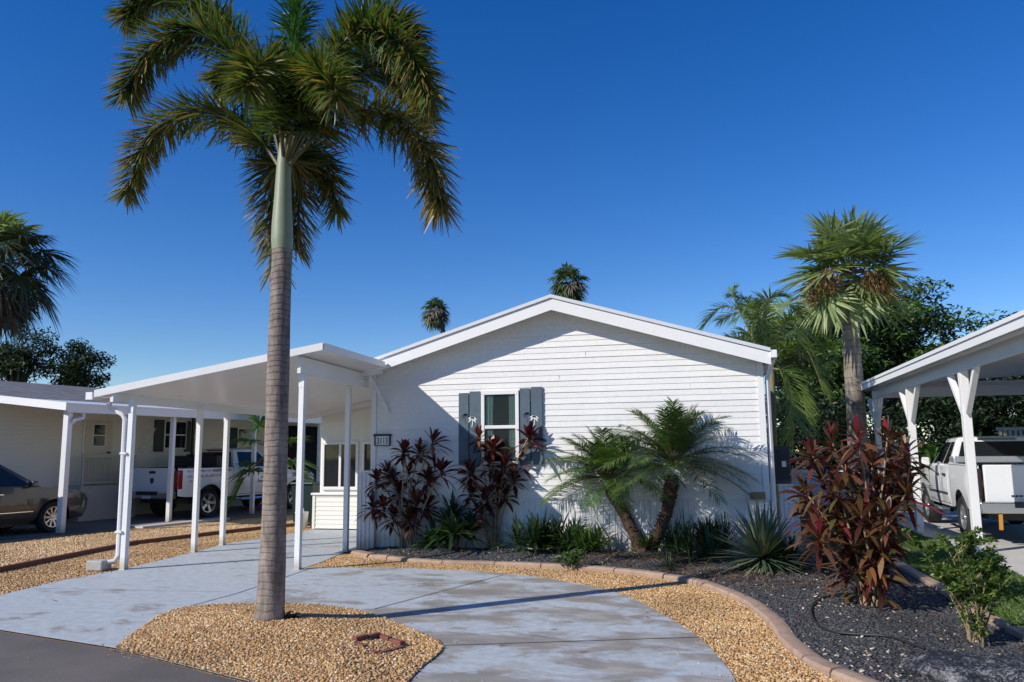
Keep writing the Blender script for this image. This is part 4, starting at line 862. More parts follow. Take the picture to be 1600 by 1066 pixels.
def cordyline(name, base, heads, dep, label, n=16, L0=.3, W=.075, old=.15, gold=.05, extra=0):
    bx, by = base; b = ground(*base, .06)
    t = thing(name, tuple(b), label, 'shrub')
    Lf = Leaves(); mb = MB(); Y0 = b.y
    for (hx, hy) in heads:
        dy = random.uniform(-dep, dep); h = on_y(hx, hy, Y0 + dy)
        r0 = Vector((b.x + random.uniform(-.12, .12), b.y + random.uniform(-.10, .10), bz(b.x, b.y) - .02))
        mid = r0.lerp(h, .45) + Vector(((r0.x - h.x) * .18 + random.uniform(-.05, .05), random.uniform(-.05, .05), 0))
        mb.tube(bez([tuple(r0), tuple(mid), tuple(h)], 9), np.linspace(.017, .010, 9), 6)
        d = Vector((h.x - b.x, h.y - b.y, .0))
        k = max(9, int(n * random.uniform(.75, 1.25)))
        rosette(Lf, h, k, L0 * random.uniform(.8, 1.15), W, (d.x, d.y, .2), old, gold)
        for e in range(extra):   # sparser leaves down the cane
            f = random.uniform(.62, .9); p = Vector(bez([tuple(r0), tuple(mid), tuple(h)], 9)[int(f * 8)]); rosette(Lf, p, 6, L0 * .9, W, (d.x, d.y, -.3), old, gold * 2.5, 0)
    Lf.build('foliage', [M['cordy'] if old < .4 else M['cordy_bronze'], M['cordy_bronze'], M['cordy_red'], M['cordy_gold']], t)
    mb.build('canes', M['cane'], t, sm=60)
cordyline('cordyline', (637, 856), [(632, 702), (655, 705), (676, 690), (606, 735), (640, 738), (590, 748), (668, 745), (622, 768), (600, 790), (650, 785), (690, 735), (583, 790), (668, 790), (612, 745), (632, 705), (640, 810), (615, 805)], .3,
          'dark maroon cordyline in front of the house number, left of the two by the wall', n=26, L0=.31, W=.080, old=.06, gold=.02)
cordyline('cordyline', (770, 857), [(748, 682), (786, 705), (826, 682), (815, 722), (765, 725), (738, 742), (775, 750), (803, 748), (735, 768), (760, 778), (790, 772), (752, 800), (770, 700), (734, 735), (788, 728)], .22,
          'maroon cordyline with fading golden lower leaves growing in front of the house window', n=26, L0=.285, W=.078, old=.16, gold=.12)
cordyline('cordyline', (1366, 948), [(1300, 690), (1340, 682), (1387, 682), (1268, 708), (1412, 708), (1320, 722), (1362, 718), (1402, 742), (1286, 748), (1256, 765), (1340, 760), (1376, 768), (1416, 770), (1268, 800), (1306, 795), (1346, 806), (1386, 806), (1280, 838), (1360, 842), (1396, 836), (1328, 848), (1320, 895), (1372, 890), (1310, 765), (1395, 790)], .42,
          'tallest bronze and crimson cordyline, standing alone in black mulch beside the lawn', n=24, L0=.27, W=.062, old=.55, gold=.08, extra=2)

# ---- pair of pygmy date palms
def pygmy(base, tr, crown, n, Ln, label, mats, seed, bias=(0, 0)):
    random.seed(seed); b = ground(*base, .05); t = thing('pygmy_date_palm', tuple(b), label, 'palm tree', 'pygmy date palms in front of the house wall')
    pts = [tuple(on_y(x, y, b.y)) for x, y in tr]; C = bez(pts, 26)
    mb = MB(); rad = np.interp(np.linspace(0, 1, 26), [0, .1, .6, .85, 1], [.125, .10, .095, .12, .10]); rad = rad * (1 + .07 * np.sin(np.arange(26) * 2.2)); mb.tube(C, rad, 14)
    for k in range(150):    # leaf-base stubs
        i = random.randrange(1, 25); a = random.random() * 6.283; p = Vector(C[i]); d = Vector((math.cos(a), math.sin(a), .9)).normalized()
        q = p + Vector((math.cos(a), math.sin(a), 0)) * rad[i] * .92; mb.tube([q, q + d * .05], [.016, .004], 4)
    mb.build('trunk', M['bark_dark'], t, sm=50)
    c = on_y(*crown, b.y); Lf = Leaves(); mr = MB()
    for i in range(n):
        az = i * 2.39996 + random.uniform(-.25, .25); f = (i + .5) / n; el = R(84 - 78 * f ** .82 + random.uniform(-10, 10)); ln = Ln * (0.72 + .35 * math.sin(math.pi * (.15 + .75 * f))) * random.uniform(.9, 1.1)
        d = np.array([math.cos(az) * math.cos(el) + bias[0], math.sin(az) * math.cos(el) + bias[1], math.sin(el)]); d /= np.linalg.norm(d); h = np.array([d[0], d[1], 0]); h = h / max(np.linalg.norm(h), 1e-6)
        tt = np.linspace(0, 1, 16)[:, None]; C2 = np.array(c)[None] + d[None] * tt * ln + h[None] * (tt ** 2) * ln * .10 + np.array([0, 0, -1.])[None] * tt ** 2.3 * ln * (.12 + .39 * math.cos(el))
        pinnate(Lf, C2, 52, .29, .0125, (1 if random.random() < mats else 0), v=.30, fwd0=.42, droop=.30, t0=.22, rag=.10, nseg=3, shape=.6)
        mr.tube(C2, np.linspace(.010, .003, 16), 5)
    Lf.build('crown', [M['pygmy'], M['pygmy_light']], t); mr.build('frond_stems', M['rachis'], t, sm=60)
    for k in range(6): pass
pygmy((1000, 862), [(1001, 864), (992, 838), (976, 805), (961, 778), (953, 758)], (950, 748), 54, 1.12, 'left pygmy date palm with light green crown spreading over the lower wall', .65, 3, (-.16, -.10))
pygmy((1016, 864), [(1014, 866), (1027, 838), (1040, 805), (1047, 772), (1050, 742)], (1051, 728), 56, 1.36, 'taller dark green pygmy date palm leaning right in front of the white siding', .10, 5, (.02, -.05))

# ---- sword-leaf plant, strap-leaf clumps, small weeds, shrub
def sword(base, n, L0, W, label, cat='plant'):
    b = ground(*base, .05); t = thing('sword_leaf_plant', tuple(b), label, cat); Lf = Leaves(); c = np.array([b.x, b.y, bz(b.x, b.y) + .16])
    i = np.arange(n); f = i / n; az = i * 2.39996; el = R(84) - R(112) * f ** .75 + RNG.normal(0, .06, n)
    D = np.stack([np.cos(az) * np.cos(el), np.sin(az) * np.cos(el), np.sin(el)], 1); ln = L0 * (.75 + .25 * RNG.random(n)) * np.where(f > .85, .8, 1)
    front = (D[:, 1] < -.3) & (f > .84)
    Lf.strips(np.repeat(c[None], n, 0) + D * .05, D, side_of(D), ln, W * (.85 + .3 * RNG.random(n)), .04 + .10 * f, 4, np.where(front & (RNG.random(n) < .7), 1, 0), prof=([0, .3, .7, 1], [.75, 1, .7, .02]))
    Lf.build('foliage', [M['agave'], M['agave_pale']], t); mb = MB(); mb.tube([(b.x, b.y, 0), (b.x, b.y, .25)], [.07, .05], 8); mb.build('stems', M['bark_dark'], t)
sword((1193, 893), 190, .86, .058, 'round spiky sword-leaf plant with pale lower leaves right of the pygmy palms')
def clump(name, base, n, L0, W, mat, label, elo=10, droop=.5, Y=None, nst=1, h=.03, wid=.05, cat='plant', group=None):
    b = ground(*base, .05) if Y is None else on_y(base[0], base[1], Y); b.z = 0
    t = thing(name, tuple(b), label, cat, group); Lf = Leaves(); z0 = bz(b.x, b.y)
    k = RNG.integers(0, nst, n); off = RNG.normal(0, wid, (nst, 2)); hh = h * (0.4 + RNG.random(nst)) if nst > 1 else np.array([h])
    az = RNG.random(n) * 6.283; el = R(elo) + (R(88) - R(elo)) * RNG.random(n) ** .8
    D = np.stack([np.cos(az) * np.cos(el), np.sin(az) * np.cos(el), np.sin(el)], 1)
    B = np.column_stack([b.x + off[k, 0], b.y + off[k, 1], z0 + hh[k]])
    Lf.strips(B, D, unit(side_of(D) + RNG.normal(0, .2, (n, 3))), L0 * (.65 + .5 * RNG.random(n)), W * (.8 + .4 * RNG.random(n)), droop * (.5 + RNG.random(n)), 5, 0, prof=([0, .2, .55, .8, 1], [.4, .85, 1, .6, .03]))
    Lf.build('foliage', mat, t)
    mb = MB()
    for j in range(nst): mb.tube([(b.x + off[j, 0] * .5, b.y + off[j, 1] * .5, z0 - .02), (b.x + off[j, 0], b.y + off[j, 1], z0 + hh[j])], .010, 5)
    mb.build('stems', M['bark_dark'], t)
WY = 13.35
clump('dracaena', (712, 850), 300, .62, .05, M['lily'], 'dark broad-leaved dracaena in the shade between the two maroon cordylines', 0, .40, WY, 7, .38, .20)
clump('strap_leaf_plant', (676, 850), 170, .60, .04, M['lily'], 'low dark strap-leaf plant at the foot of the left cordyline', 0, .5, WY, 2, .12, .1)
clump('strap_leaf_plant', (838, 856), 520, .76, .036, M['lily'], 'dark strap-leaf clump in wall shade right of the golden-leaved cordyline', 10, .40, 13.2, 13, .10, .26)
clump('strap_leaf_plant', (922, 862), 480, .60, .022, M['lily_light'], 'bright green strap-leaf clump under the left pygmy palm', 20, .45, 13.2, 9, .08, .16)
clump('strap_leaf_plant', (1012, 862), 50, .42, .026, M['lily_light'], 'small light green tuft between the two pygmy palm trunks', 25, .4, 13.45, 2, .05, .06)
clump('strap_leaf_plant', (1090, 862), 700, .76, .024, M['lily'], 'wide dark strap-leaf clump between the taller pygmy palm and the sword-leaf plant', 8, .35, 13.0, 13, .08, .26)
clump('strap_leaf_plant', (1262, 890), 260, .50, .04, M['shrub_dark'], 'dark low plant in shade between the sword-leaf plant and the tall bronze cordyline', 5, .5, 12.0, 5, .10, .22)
clump('weed_clump', (1062, 892), 120, .34, .012, M['lily'], 'thin wispy weed clump in brown litter in front of the wide strap-leaf clump', 10, .4, 12.0, 8, .04, .2)
def flowerweed(base, label, petal, n, spread, hgt, nf, fpos=None, leafmat='shrub', Ls=.05, stems=9, z=.05):
    b = ground(*base, z); t = thing('flowering_weed' if petal == 'petal_violet' else 'green_shrub', (b.x, b.y, 0), label, 'plant' if petal == 'petal_violet' else 'shrub')
    z0 = bz(b.x, b.y); mb = MB(); Lf = Leaves(); tips = []
    for s_ in range(stems):
        a = random.random() * 6.283; rr_ = spread * random.uniform(.25, 1); hh = hgt * random.uniform(.45, 1.0)
        p0 = Vector((b.x + random.uniform(-.05, .05), b.y + random.uniform(-.05, .05), z0 - .02)); p2 = Vector((b.x + math.cos(a) * rr_, b.y + math.sin(a) * rr_, z0 + hh)); p1 = p0.lerp(p2, .5) + Vector((0, 0, .12 * hh))
        C = bez([tuple(p0), tuple(p1), tuple(p2)], 12); mb.tube(C, np.linspace(.009 * hgt ** .5, .002, 12), 5); tips.append(C)
        for k in range(2):
            i = random.randrange(5, 10); q = Vector(C[i]); e = q + Vector((random.uniform(-.22, .22), random.uniform(-.22, .22), random.uniform(.02, .22))) * hgt; C2 = bez([tuple(q), tuple(q.lerp(e, .5) + Vector((0, 0, .03))), tuple(e)], 8); mb.tube(C2, np.linspace(.006, .002, 8), 4); tips.append(C2)
    per = n // len(tips)
    for C in tips:
        i = RNG.integers(2, len(C), per); az = RNG.random(per) * 6.283; el = RNG.random(per) * 1.3 - .1
        D = np.stack([np.cos(az) * np.cos(el), np.sin(az) * np.cos(el), np.sin(el)], 1)
        Lf.strips(C[i] + RNG.normal(0, .012, (per, 3)), D, unit(side_of(D) + RNG.normal(0, .4, (per, 3))), Ls * (.6 + .7 * RNG.random(per)), Ls * .5, .25, 3, 0, prof=([0, .3, .65, 1], [.25, .9, .85, .05]))
    Lf.build('foliage', M[leafmat], t); mb.build('stems', M['cane'], t, sm=60)
    for k in range(nf):
        p = Vector(on_y(*fpos, b.y - .05)) if (fpos and k == 0) else Vector(random.choice(tips)[-1])
        Pf = Leaves(); m = 6; az = np.arange(m) * 6.283 / m; D = unit(np.stack([np.cos(az), np.sin(az) * .8 - .3, np.full(m, .5)], 1)); Pf.strips(np.repeat(np.array(p)[None], m, 0), D, side_of(D), .028 if petal == 'petal_violet' else .035, .022, .3, 3, 0); Pf.build('flower', M[petal], t)
flowerweed((890, 884), 'small light green weed with a violet flower behind the edging blocks', 'petal_violet', 420, .30, .26, 3, (898, 862), 'lily_light', .07, 14)
random.seed(21)
flowerweed((1524, 1002), 'airy green shrub with small glossy leaves and a white flower, right foreground', 'petal_white', 4600, .50, .98, 1, (1470, 826), 'shrub', .052, 17)
random.seed(4)
flowerweed((1540, 1010), 'tiny low green seedling at the foot of the airy green shrub', 'petal_white', 60, .10, .22, 0, None, 'shrub', .05, 4)

# ---- sabal palm with fruit, right of the house
SYY = 22.0
t = thing('sabal_palm', tuple(on_y(1340, 800, SYY)), 'cabbage palm with stout trunk, round fan-leaf crown and hanging brown fruit stalks', 'palm tree'); WORLDPOS[t.name] = Vector(t.location)
mb = MB(); C = bez([(*on_y(1341, 800, SYY)[:2], -0.1)] + [tuple(on_y(x, y, SYY)) for x, y in ((1340, 690), (1336, 620), (1331, 545), (1328, 480), (1326, 440))], 40); mb.tube(C, np.interp(np.linspace(0, 1, 40), [0, .2, .7, .9, 1], [.26, .245, .215, .235, .20]) * (1 + .02 * np.sin(np.arange(40) * 1.7)), 18); mb.build('trunk', M['sabal_trunk'], t, sm=60)
c = on_y(1325, 425, SYY); Lf = Leaves(); mb = MB()
random.seed(12); fan_crown(Lf, tuple(c), 29, .90, 1.12, -50, 82, None, 32, .20, mb, 1.0, None, .14)
for hx, hy, dy, tx, ty, rr_ in ((1290, 468, -.9, -.15, -1, .95), (1380, 425, -.9, .7, -.75, 1.05), (1268, 400, -.6, -1, .15, 1.0), (1385, 395, -.5, 1, .45, 1.1), (1300, 370, -.9, -.6, .7, 1.0), (1340, 380, -1.0, .25, .75, 1.05)):
    h = on_y(hx, hy, SYY + dy); fan(Lf, tuple(h), (tx, -.35, ty), rr_, 34, 0, 2.1, .16); mb.tube([tuple(c), tuple(h)], .018, 5)
Lf.build('crown', M['sabal'], t); mb.build('leaf_stalks', M['rachis'], t, sm=60)
for hx, hy, dy in ((1270, 455, -1.1), (1297, 438, -1.3), (1382, 452, -1.0), (1364, 440, -1.2)):
    Lf = Leaves(); e = np.array(on_y(hx, hy, SYY + dy)); n = 420; q = e + unit(RNG.normal(0, 1, (n, 3))) * (RNG.random((n, 1)) ** .4) * [.30, .24, .36]; az = RNG.random(n) * 6.283
    D = unit(np.stack([np.cos(az) * .5, np.sin(az) * .5, -1 + .5 * RNG.random(n)], 1)); Lf.strips(q, D, side_of(D), .07 + .08 * RNG.random(n), .02, .1, 2, 0)
    f_ = Lf.build('fruit_sprays', M['fruit'], t); mb = MB(); mb.tube(bez([tuple(c), tuple((np.array(c) + e) / 2 + [0, 0, .25]), tuple(e)], 8), .02, 5); mb.build('fruit_stalk', M['rachis'], f_)
# ---- cabbage palm at the left picture edge
LYY = 24.5; LC = (-8, 410)
t = thing('sabal_palm', (*on_y(-12, 700, LYY)[:2], 0), 'shaded cabbage palm with brown hanging fan leaves behind the neighbour roof, at the left edge', 'palm tree')
mb = MB(); c = on_y(*LC, LYY); b = on_y(-22, 700, LYY); mb.tube(bez([(b.x, b.y, -.1), tuple(on_y(-16, 560, LYY)), tuple(c)], 20), np.linspace(.26, .2, 20), 14); mb.build('trunk', M['sabal_trunk'], t, sm=60)
Lf = Leaves(); mb = MB(); random.seed(9); fan_crown(Lf, tuple(c), 54, 1.6, 1.35, -72, 85, lambda f: 1 if f < .18 else (0 if random.random() < .8 else 2), 40, .5, mb, .9)  # top fans take the lit green, lower ones the colour with shade in it
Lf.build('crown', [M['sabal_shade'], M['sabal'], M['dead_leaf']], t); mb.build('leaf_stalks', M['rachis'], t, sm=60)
# ---- two distant fan palms over the roof
for lab, cx, cy, bx, rad, dead, nl in (('small distant fan palm with drooping dry skirt above the left roof slope', 681, 486, 693, .98, .5, 44), ('distant green fan palm rising behind the roof ridge', 888, 443, 889, 1.3, .1, 42)):
    Y = 62.0; c = on_y(cx, cy, Y); t = thing('fan_palm', (*on_y(bx + 3, 700, Y)[:2], 0), lab, 'palm tree', 'distant fan palms beyond the house roof')
    mb = MB(); b = on_y(bx + 4, 700, Y); mb.tube(bez([(b.x, b.y, -.3), tuple(on_y(bx, 530, Y)), tuple(c)], 14), np.linspace(.28, .17, 14), 10); mb.build('trunk', M['bark'], t, sm=60)
    Lf = Leaves(); random.seed(int(cx)); fan_crown(Lf, tuple(c), nl, .75 * rad, .78 * rad, -80, 88, (lambda f, d=dead: 1 if (f > .35 and random.random() < d) else 0), 20, .5, None, .8); Lf.build('crown', [M['far_palm'], M['far_dead']], t)
# ---- areca palm behind the right house corner
AY = 19.0; t = thing('areca_palm', (*on_y(1212, 800, AY)[:2], 0), 'slender feather palm with yellow-green stem behind the right house corner', 'palm tree')
mb = MB(); b = on_y(1212, 800, AY); mb.tube(bez([(b.x, b.y, -.05), tuple(on_y(1209, 680, AY)), tuple(on_y(1207, 610, AY)), tuple(on_y(1204, 570, AY))], 20), np.interp(np.linspace(0, 1, 20), [0, .6, .85, 1], [.075, .065, .085, .05]), 12); mb.build('trunk', M['areca_stem'], t, sm=60)
Lf = Leaves(); mr = MB()
for pts in ([(1204, 572, 0), (1175, 500, 0), (1130, 480, .2), (1098, 512, .3)], [(1204, 572, 0), (1185, 500, .2), (1165, 470, .4), (1140, 462, .5)], [(1205, 572, 0), (1172, 520, 0), (1148, 470, .1), (1143, 456, .1)],
            [(1205, 572, 0), (1215, 520, -.2), (1240, 500, -.4), (1250, 545, -.5)], [(1206, 572, 0), (1235, 552, 0), (1270, 570, .1), (1285, 610, .1)], [(1206, 575, 0), (1240, 570, .3), (1275, 580, .5), (1300, 565, .6)],
            [(1204, 572, 0), (1190, 510, -.3), (1200, 470, -.5), (1222, 462, -.6)], [(1204, 572, 0), (1170, 540, -.2), (1140, 530, -.3), (1112, 560, -.3)], [(1205, 572, 0), (1222, 530, .5), (1262, 520, .9), (1290, 545, 1.2)], [(1206, 575, 0), (1228, 585, -.3), (1240, 640, -.5), (1238, 690, -.5)], [(1204, 575, 0), (1180, 540, .6), (1165, 520, 1.0), (1150, 560, 1.3)], [(1205, 575, 0), (1196, 510, -.2), (1175, 480, -.5), (1150, 500, -.7)], [(1205, 575, 0), (1212, 500, .3), (1228, 475, .6), (1252, 490, .8)], [(1206, 575, 0), (1225, 545, -.4), (1258, 545, -.7), (1280, 590, -.8)], [(1204, 575, 0), (1178, 555, .2), (1150, 560, .5), (1132, 600, .6)], [(1206, 575, 0), (1222, 560, .4), (1250, 600, .5), (1262, 660, .5)], [(1205, 572, 0), (1190, 525, .5), (1160, 490, .9), (1125, 500, 1.2)]):
    C = bez([tuple(on_y(x, y, AY + dy)) for x, y, dy in pts], 18); pinnate(Lf, C, 76, .56, .032, 0, v=.5, fwd0=.45, droop=.40, t0=.16, rag=.09); mr.tube(C, np.linspace(.022, .005, 18), 5)
Lf.build('crown', M['areca'], t); mr.build('frond_stems', M['areca_stem'], t, sm=60)
# ---- young fan palm beside the neighbour truck
YY = 20.6; b = ground(425, 806); t = thing('young_fan_palm', (b.x, b.y, 0), 'young fan palm with bright green leaves between the white pickup and the carport posts', 'palm tree')
b = on_y(425, 806, YY); mb = MB(); c = on_y(424, 700, YY); mb.tube([(b.x, b.y, 0), tuple(on_y(420, 750, YY)), tuple(c)], [.06, .05, .05], 8)
Lf = Leaves()
for hx, hy, tx, ty, dy in ((395, 690, -1, .3, -.2), (405, 665, -.4, 1, 0), (392, 735, -1, -.35, -.4), (380, 750, -.5, -1, -.5), (450, 690, 1, .4, 0), (458, 720, 1, -.3, -.2), (430, 655, .3, 1, .2), (470, 745, .6, -1, .1), (405, 725, -.8, .1, .3)):
    h = on_y(hx, hy, YY + dy); fan(Lf, tuple(h), (tx, dy * .5, ty), .80, 30, 0, 2.0, .35, wf=1.3); mb.tube([tuple(c), tuple(h)], .012, 5)
Lf.build('crown', M['banana'], t); mb.build('trunk', M['rachis'], t, sm=60)
random.seed(7)
# ================================================================== NEIGHBOUR HOUSE (left)
nh = thing('neighbour_house', tuple(nb(4, -3.2)), 'cream-sided neighbouring house with grey shingle roof and open carport at the left', 'house')
NM = Matrix(((NN.x, NU.x, 0, NA.x), (NN.y, NU.y, 0, NA.y), (0, 0, 1, 0), (0, 0, 0, 1)))     # (offset, along, up) -> world
def on_n(x, y, off):
    d = sight(x, y); p0 = NA + NN * off; t = ((p0 - EYE).dot(NN)) / d.dot(NN); p = EYE + d * t; return (p - NA).dot(NU), p.z
WO = -3.2
def nbox(mb, o0, o1, s0, s1, z0, z1, mi=0): mb.box((o0, s0, z0), (o1, s1, z1), mi, NM)
mb = MB()
zz = 0.92
while zz < 3.15:
    zt = min(zz + .115, 3.2); a, b = -14, 10.6
    P_ = [NM @ Vector(v) for v in ((WO + .022, a, zz), (WO + .022, b, zz), (WO, b, zt), (WO, a, zt))]; mb.add(P_, [(0, 1, 2, 3)])
    P_ = [NM @ Vector(v) for v in ((WO + .022, a, zz), (WO + .022, b, zz), (WO - .001, b, zz), (WO - .001, a, zz))]; mb.add(P_, [(3, 2, 1, 0)]); zz = zt
nbox(mb, -10, WO - .002, -14, 14, 0, 3.15)
mb.build('wall', M['cream'], nh)
mb = MB(); nbox(mb, WO, WO + .02, -14, 10.6, 0.0, .90); nbox(mb, WO, WO + .035, -14, 10.6, .90, .935); mb.build('skirting', surf('cream_skirting', (.50, .48, .43), .6, var=.08), nh)
# dark screened porch at the far end
mb = MB(); nbox(mb, WO, WO + .10, 10.6, 13.2, 0.0, 2.80); mb.build('screened_porch', M['dark_room'], nh)  # near-black slab stands in for the unlit depth of the porch
mb = MB()
for s in (10.62, 11.9, 13.15): nbox(mb, WO + .101, WO + .14, s - .03, s + .03, 0, 2.8)
mb.build('porch_frame', M['dark_grey'], nh)
# carport roof and fascia
mb = MB(); v = [NM @ Vector(p) for p in ((0.12, -.17, 2.90), (0.12, 14.2, 2.90), (-3.35, 14.2, 3.26), (-3.35, -.17, 3.26))]; v2 = [p - Vector((0, 0, .07)) for p in v]
mb.add(v + v2, [(0, 1, 2, 3), (7, 6, 5, 4), (0, 4, 5, 1), (1, 5, 6, 2), (2, 6, 7, 3), (3, 7, 4, 0)]); mb.build('carport_roof', M['metal_white'], nh)
mb = MB(); nbox(mb, .125, .20, -.17, 14.2, 2.73, 2.895); nbox(mb, .124, .235, -.18, 14.2, 2.896, 2.945); mb.build('gutter', M['metal_white'], nh)
mb = MB(); v = [NM @ Vector(p) for p in ((0.24, -.20, 2.775), (0.24, -.20, 2.955), (-12, -.20, 4.17), (-12, -.20, 3.99))]; v = [NM @ Vector(p) for p in ((0.24, -.19, 2.77), (0.24, -.19, 2.95), (-3.4, -.19, 3.33), (-3.4, -.19, 3.15))]; v2 = [p - NU * .05 for p in v]
mb.add(v + v2, [(3, 2, 1, 0), (4, 5, 6, 7), (0, 1, 5, 4), (1, 2, 6, 5), (2, 3, 7, 6), (3, 0, 4, 7)]); mb.build('front_fascia', M['metal_white'], nh)
# shingle roof
s_r, z_r = on_n(75, 600.5, -7.2)
mb = MB(); v = [NM @ Vector(p) for p in ((-3.15, -14, 3.22), (-3.15, 14.3, 3.22), (-7.2, 14.3, z_r), (-7.2, -14, z_r), (-11.2, 14.3, 3.22), (-11.2, -14, 3.22))]
mb.add(v, [(0, 1, 2, 3), (3, 2, 4, 5)]); rf = mb.build('roof', M['shingle'], nh)
uv = rf.data.uv_layers.new(name='UVMap')
for p in rf.data.polygons:
    for li, uvv in zip(p.loop_indices, ((0, 0), (28.3, 0), (28.3, 4.2), (0, 4.2))): uv.data[li].uv = uvv
mb = MB(); nbox(mb, -3.2, -3.12, -14, 14.3, 3.12, 3.21); mb.build('eave_trim', M['trim'], nh)
mb = MB(); nbox(mb, -11, -3.25, 14.0, 14.2, 3.1, 3.2)
# door
s0, z1 = on_n(133, 656, WO); s1, _ = on_n(175, 656, WO)
mb = MB(); nbox(mb, WO + .015, WO + .045, s0 - .06, s1 + .06, .95, z1 + .05); dframe = mb.build('door_frame', M['cream_trim'], nh)
mb = MB(); nbox(mb, WO + .046, WO + .07, s0, s1, .97, z1); dr = mb.build('door', surf('cream_door', (.62, .58, .47), .45, var=.04), nh)
a0, b1 = on_n(145, 664, WO); a1, b0 = on_n(160, 697, WO)
mb = MB(); nbox(mb, WO + .071, WO + .08, a0 - .03, a1 + .03, b0 - .03, b1 + .03); nbox(mb, WO + .0805, WO + .09, a0 - .03, a1 + .03, (b0 + b1) / 2 - .015, (b0 + b1) / 2 + .015); dw = mb.build('door_window', M['cream_trim'], dr)
mb = MB(); nbox(mb, WO + .081, WO + .085, a0, a1, b0, (b0 + b1) / 2 - .015); nbox(mb, WO + .081, WO + .085, a0, a1, (b0 + b1) / 2 + .015, b1); mb.build('pane', M['glass_dark'], dw)
h_ = on_n(167, 707, WO); mb = MB(); nbox(mb, WO + .071, WO + .12, h_[0] - .05, h_[0] + .03, h_[1] - .03, h_[1] + .02); mb.build('handle', M['dark_grey'], dr, bevel=.008)
# porch landing and balustrade in front of the door
mb = MB(); nbox(mb, WO + .03, WO + .75, s0 - .55, s1 + .35, 0, .93); mb.build('landing', surf('porch_panel', (.46, .44, .41), .6, var=.08), nh)
mb = MB(); ra, rb = s0 - .5, s1 + .30
nbox(mb, WO + .70, WO + .74, ra, rb, 1.70, 1.75); nbox(mb, WO + .70, WO + .74, ra, rb, .99, 1.03)
for k in range(int((rb - ra) / .07) + 1): nbox(mb, WO + .71, WO + .73, ra + k * .07, ra + k * .07 + .022, 1.03, 1.70)
nbox(mb, WO + .69, WO + .75, ra - .03, ra + .03, .93, 1.80); mb.build('balustrade', surf('porch_rail', (.50, .47, .40), .6, var=.06), nh)
# windows with dark shutters
def nwin(xl, xr, yt, yb, shl, shr):
    s0, zt = on_n(xl, yt, WO); s1, zb = on_n(xr, yb, WO); zm = (zt + zb) / 2
    mb = MB(); nbox(mb, WO + .015, WO + .05, s0 - .05, s1 + .05, zt, zt + .05); nbox(mb, WO + .015, WO + .05, s0 - .05, s1 + .05, zb - .05, zb); nbox(mb, WO + .015, WO + .05, s0 - .05, s0, zb, zt); nbox(mb, WO + .015, WO + .05, s1, s1 + .05, zb, zt); nbox(mb, WO + .016, WO + .045, s0, s1, zm - .02, zm + .02)
    f = mb.build('window', M['cream_trim'], nh); mb = MB(); nbox(mb, WO + .02, WO + .03, s0, s1, zb, zt); mb.build('pane', M['glass_dark'], f)
    for sh in (shl, shr):
        if sh:
            a, _ = on_n(sh[0], yt, WO); b, _ = on_n(sh[1], yt, WO); mb = MB(); nbox(mb, WO + .016, WO + .05, a, b, zb - .12, zt + .05)
            mb.build('shutter', M['green_shutter'], nh)
nwin(258, 287, 659, 700, (241, 256), (288.5, 297)); nwin(372, 398, 671, 722, (358, 370), None)
mb = MB(); a, _ = on_n(299, 660, WO); nbox(mb, WO + .02, WO + .09, a, a + .07, .2, 3.0); mb.build('downspout', M['dark_grey'], nh)
# posts with gutter elbow
for i, s in enumerate((0.0, 3.0, 6.0, 9.0)):
    p = nb(s, 0); mb = MB(); w_ = .07 if i == 0 else .055
    mb.box((p.x - w_, p.y - w_, 0), (p.x + w_, p.y + w_, 2.80)); mb.build('carport_post', M['metal_white'], nh, bevel=.008)
p = nb(.06, .08); q = nb(.30, .12); mb = MB(); mb.tube([(q.x, q.y, 2.74), (q.x - .01, q.y, 2.62), (p.x + .06, p.y, 2.56), (p.x, p.y, 2.50)], .045, 8); mb.build('gutter_elbow', M['metal_white'], nh, sm=40)
# small white fixture on an arm near the wall
s, z = on_n(232, 680, WO + .3); p = NM @ Vector((WO + .3, s, z)); mb = MB()
mb.add([(p.x - .14, p.y, z - .28), (p.x - .02, p.y, z - .30), (p.x + .24, p.y - .02, z + .20), (p.x - .02, p.y - .02, z + .18), (p.x - .14, p.y + .03, z - .28), (p.x - .02, p.y + .03, z - .30), (p.x + .24, p.y + .01, z + .20), (p.x - .02, p.y + .01, z + .18)], [(0, 1, 2, 3), (7, 6, 5, 4), (0, 4, 5, 1), (1, 5, 6, 2), (2, 6, 7, 3), (3, 7, 4, 0)])
mb.tube([(p.x - .08, p.y + .02, z - .25), tuple(NM @ Vector((WO + .02, s - .1, z - .4)))], .015, 6); mb.box((p.x - .14, p.y - .03, z - .52), (p.x - .05, p.y + .03, z - .40))
mb.build('wall_fixture', M['trim'], nh)

# ================================================================== VEHICLES  (local: X right, Y forward)
def side_sheet(outline, hw, step=.14, lift=0.0):
    """triangulated side panel; hw(y,z) gives half width. returns (verts yz, faces)"""
    P = np.array(outline); lo, hi = P.min(0), P.max(0)
    gx, gy = np.meshgrid(np.arange(lo[0] + step / 2, hi[0], step), np.arange(lo[1] + step / 2, hi[1], step)); q = np.stack([gx.ravel(), gy.ravel()], 1)
    q = q[inside(outline, q)]; q = q[edge_dist(outline, q) > step * .35]
    n = len(outline); r = delaunay_2d_cdt([Vector(p) for p in outline] + [Vector(p) for p in q], [(i, (i + 1) % n) for i in range(n)], [], 1, 1e-5)
    V = np.array([tuple(v) for v in r[0]]); F = []
    for f in r[2]:
        a, b, c = [V[i] for i in f[:3]]
        F.append(tuple(f) if (b[0] - a[0]) * (c[1] - a[1]) - (b[1] - a[1]) * (c[0] - a[0]) > 0 else tuple(f)[::-1])
    return V, F
